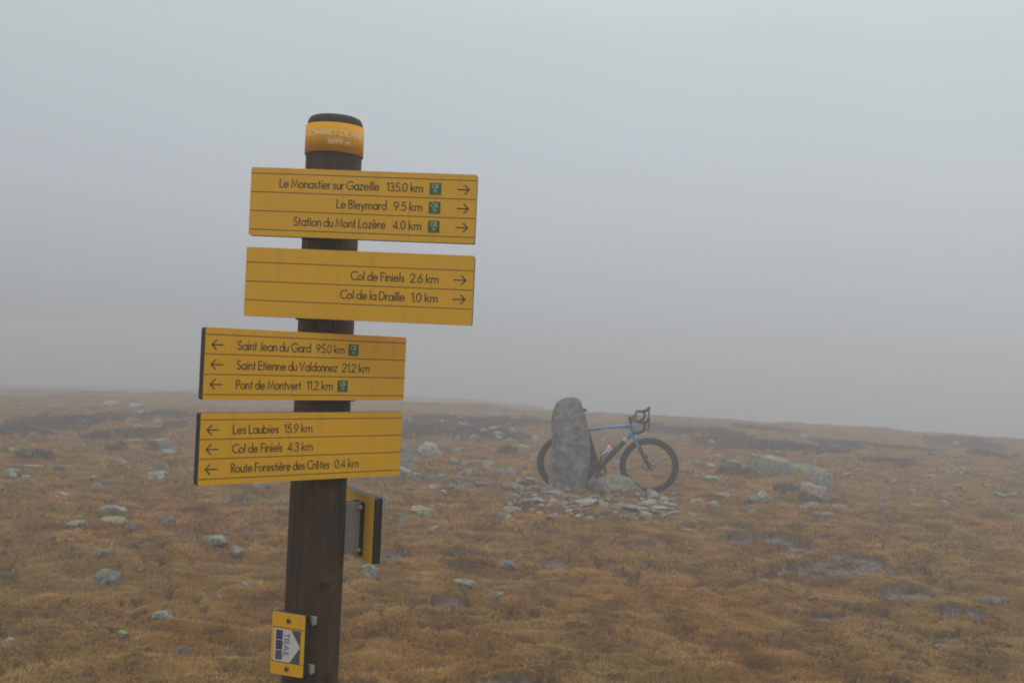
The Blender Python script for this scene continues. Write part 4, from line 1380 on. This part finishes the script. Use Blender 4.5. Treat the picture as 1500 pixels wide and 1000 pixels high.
    rd.ring((.006, -.046, .252), .016, [(-.006, -.003), (.004, -.003), (.004, .003), (-.006, .003)], 20, 0)
    rd.ring((.0, -.046, .292), .014, [(-.006, -.003), (.004, -.003), (.004, .003), (-.006, .003)], 20, 0)
    rd.build("rear_derailleur", M['black'], root)

    # bottle cage on the down tube, and the bottle in it
    dv = (dt1 - dt0).normalized(); nv = Vector((-dv.z, 0, dv.x))
    b0 = dt0 + dv * .150 + nv * .070
    cg = MB()
    for s in (-1, 1):
        cg.tube([b0 + nv * -.034 + Vector((0, .012 * s, 0)) + dv * .09, b0 + Vector((0, .039 * s, 0)) + dv * .085, b0 + Vector((0, .039 * s, 0)) + dv * .02,
                 b0 + nv * .034 + Vector((0, .01 * s, 0)) - dv * .003, b0 - dv * .005 + nv * -.034], .0035, 8, 0)
    cg.tube([b0 + nv * -.036 - dv * .004, b0 + nv * -.036 + dv * .13], .006, 8, 0)
    cg.build("bottle_cage", M['black'], root)
    W_ = root.rotation_quaternion.to_matrix().to_4x4(); W_.translation = rc
    bt = empty("water_bottle", W_ @ b0)
    zq = (W_.to_3x3() @ dv).to_track_quat('Z', 'Y')
    bt.rotation_mode = 'QUATERNION'; bt.rotation_quaternion = zq
    tag(bt, "white water bottle with red cap in the cage on the bicycle", "bottle")
    bo = MB()
    pf = [(0, .0), (0, .030), (.004, .035), (.05, .0365), (.095, .0365), (.102, .033), (.110, .033), (.117, .0365), (.140, .0365), (.152, .031)]
    bo.tube([(0, 0, z) for z, r in pf], [max(r, .001) for z, r in pf], 24, 0)
    for k in range(4):      # dark print round the lower half
        a = R(20 + 78 * k)
        q = [(.0372 * math.cos(a + j * .11), .0372 * math.sin(a + j * .11), .012 + .07 * (j % 2) + .004 * j) for j in range(6)]
        bo.tube(q, .004, 6, 1, flat=.3)
    bo.build("bottle_body", [M['bottle'], M['black']], bt)
    cp = MB()
    pf = [(.150, .032), (.152, .0335), (.168, .0335), (.176, .028), (.180, .014), (.186, .011), (.196, .011), (.199, .008)]
    cp.tube([(0, 0, z) for z, r in pf], [r for z, r in pf], 24, 0)
    cp.build("bottle_cap", M['red'], bt)

build_bicycle()

# ------------------------------------------------------------------ fog
def build_haze():
    ys = np.linspace(-190, 190, 60)
    X, Y = np.meshgrid(ys, ys)
    lo = float(terrain(X.ravel(), Y.ravel()).min()) - 1.5
    hi = top_z + 0.35
    mb = MB()
    mb.box((0, 0, (lo + hi) / 2), (400, 400, hi - lo), 0)
    m = bpy.data.materials.new("fog")
    m.use_nodes = True
    nt = m.node_tree
    nt.nodes.clear()
    o_ = nt.nodes.new("ShaderNodeOutputMaterial")
    v = nt.nodes.new("ShaderNodeVolumePrincipled")
    v.inputs['Color'].default_value = (0.785, 0.812, 0.84, 1)
    v.inputs['Density'].default_value = 0.0285
    v.inputs['Anisotropy'].default_value = 0.6
    nt.links.new(v.outputs[0], o_.inputs['Volume'])
    try:
        m.cycles.homogeneous_volume = True
    except Exception:
        pass
    o = mb.build("haze", m)
    tag(o, "even grey fog lying over the summit plateau", "fog", kind='stuff')

build_haze()
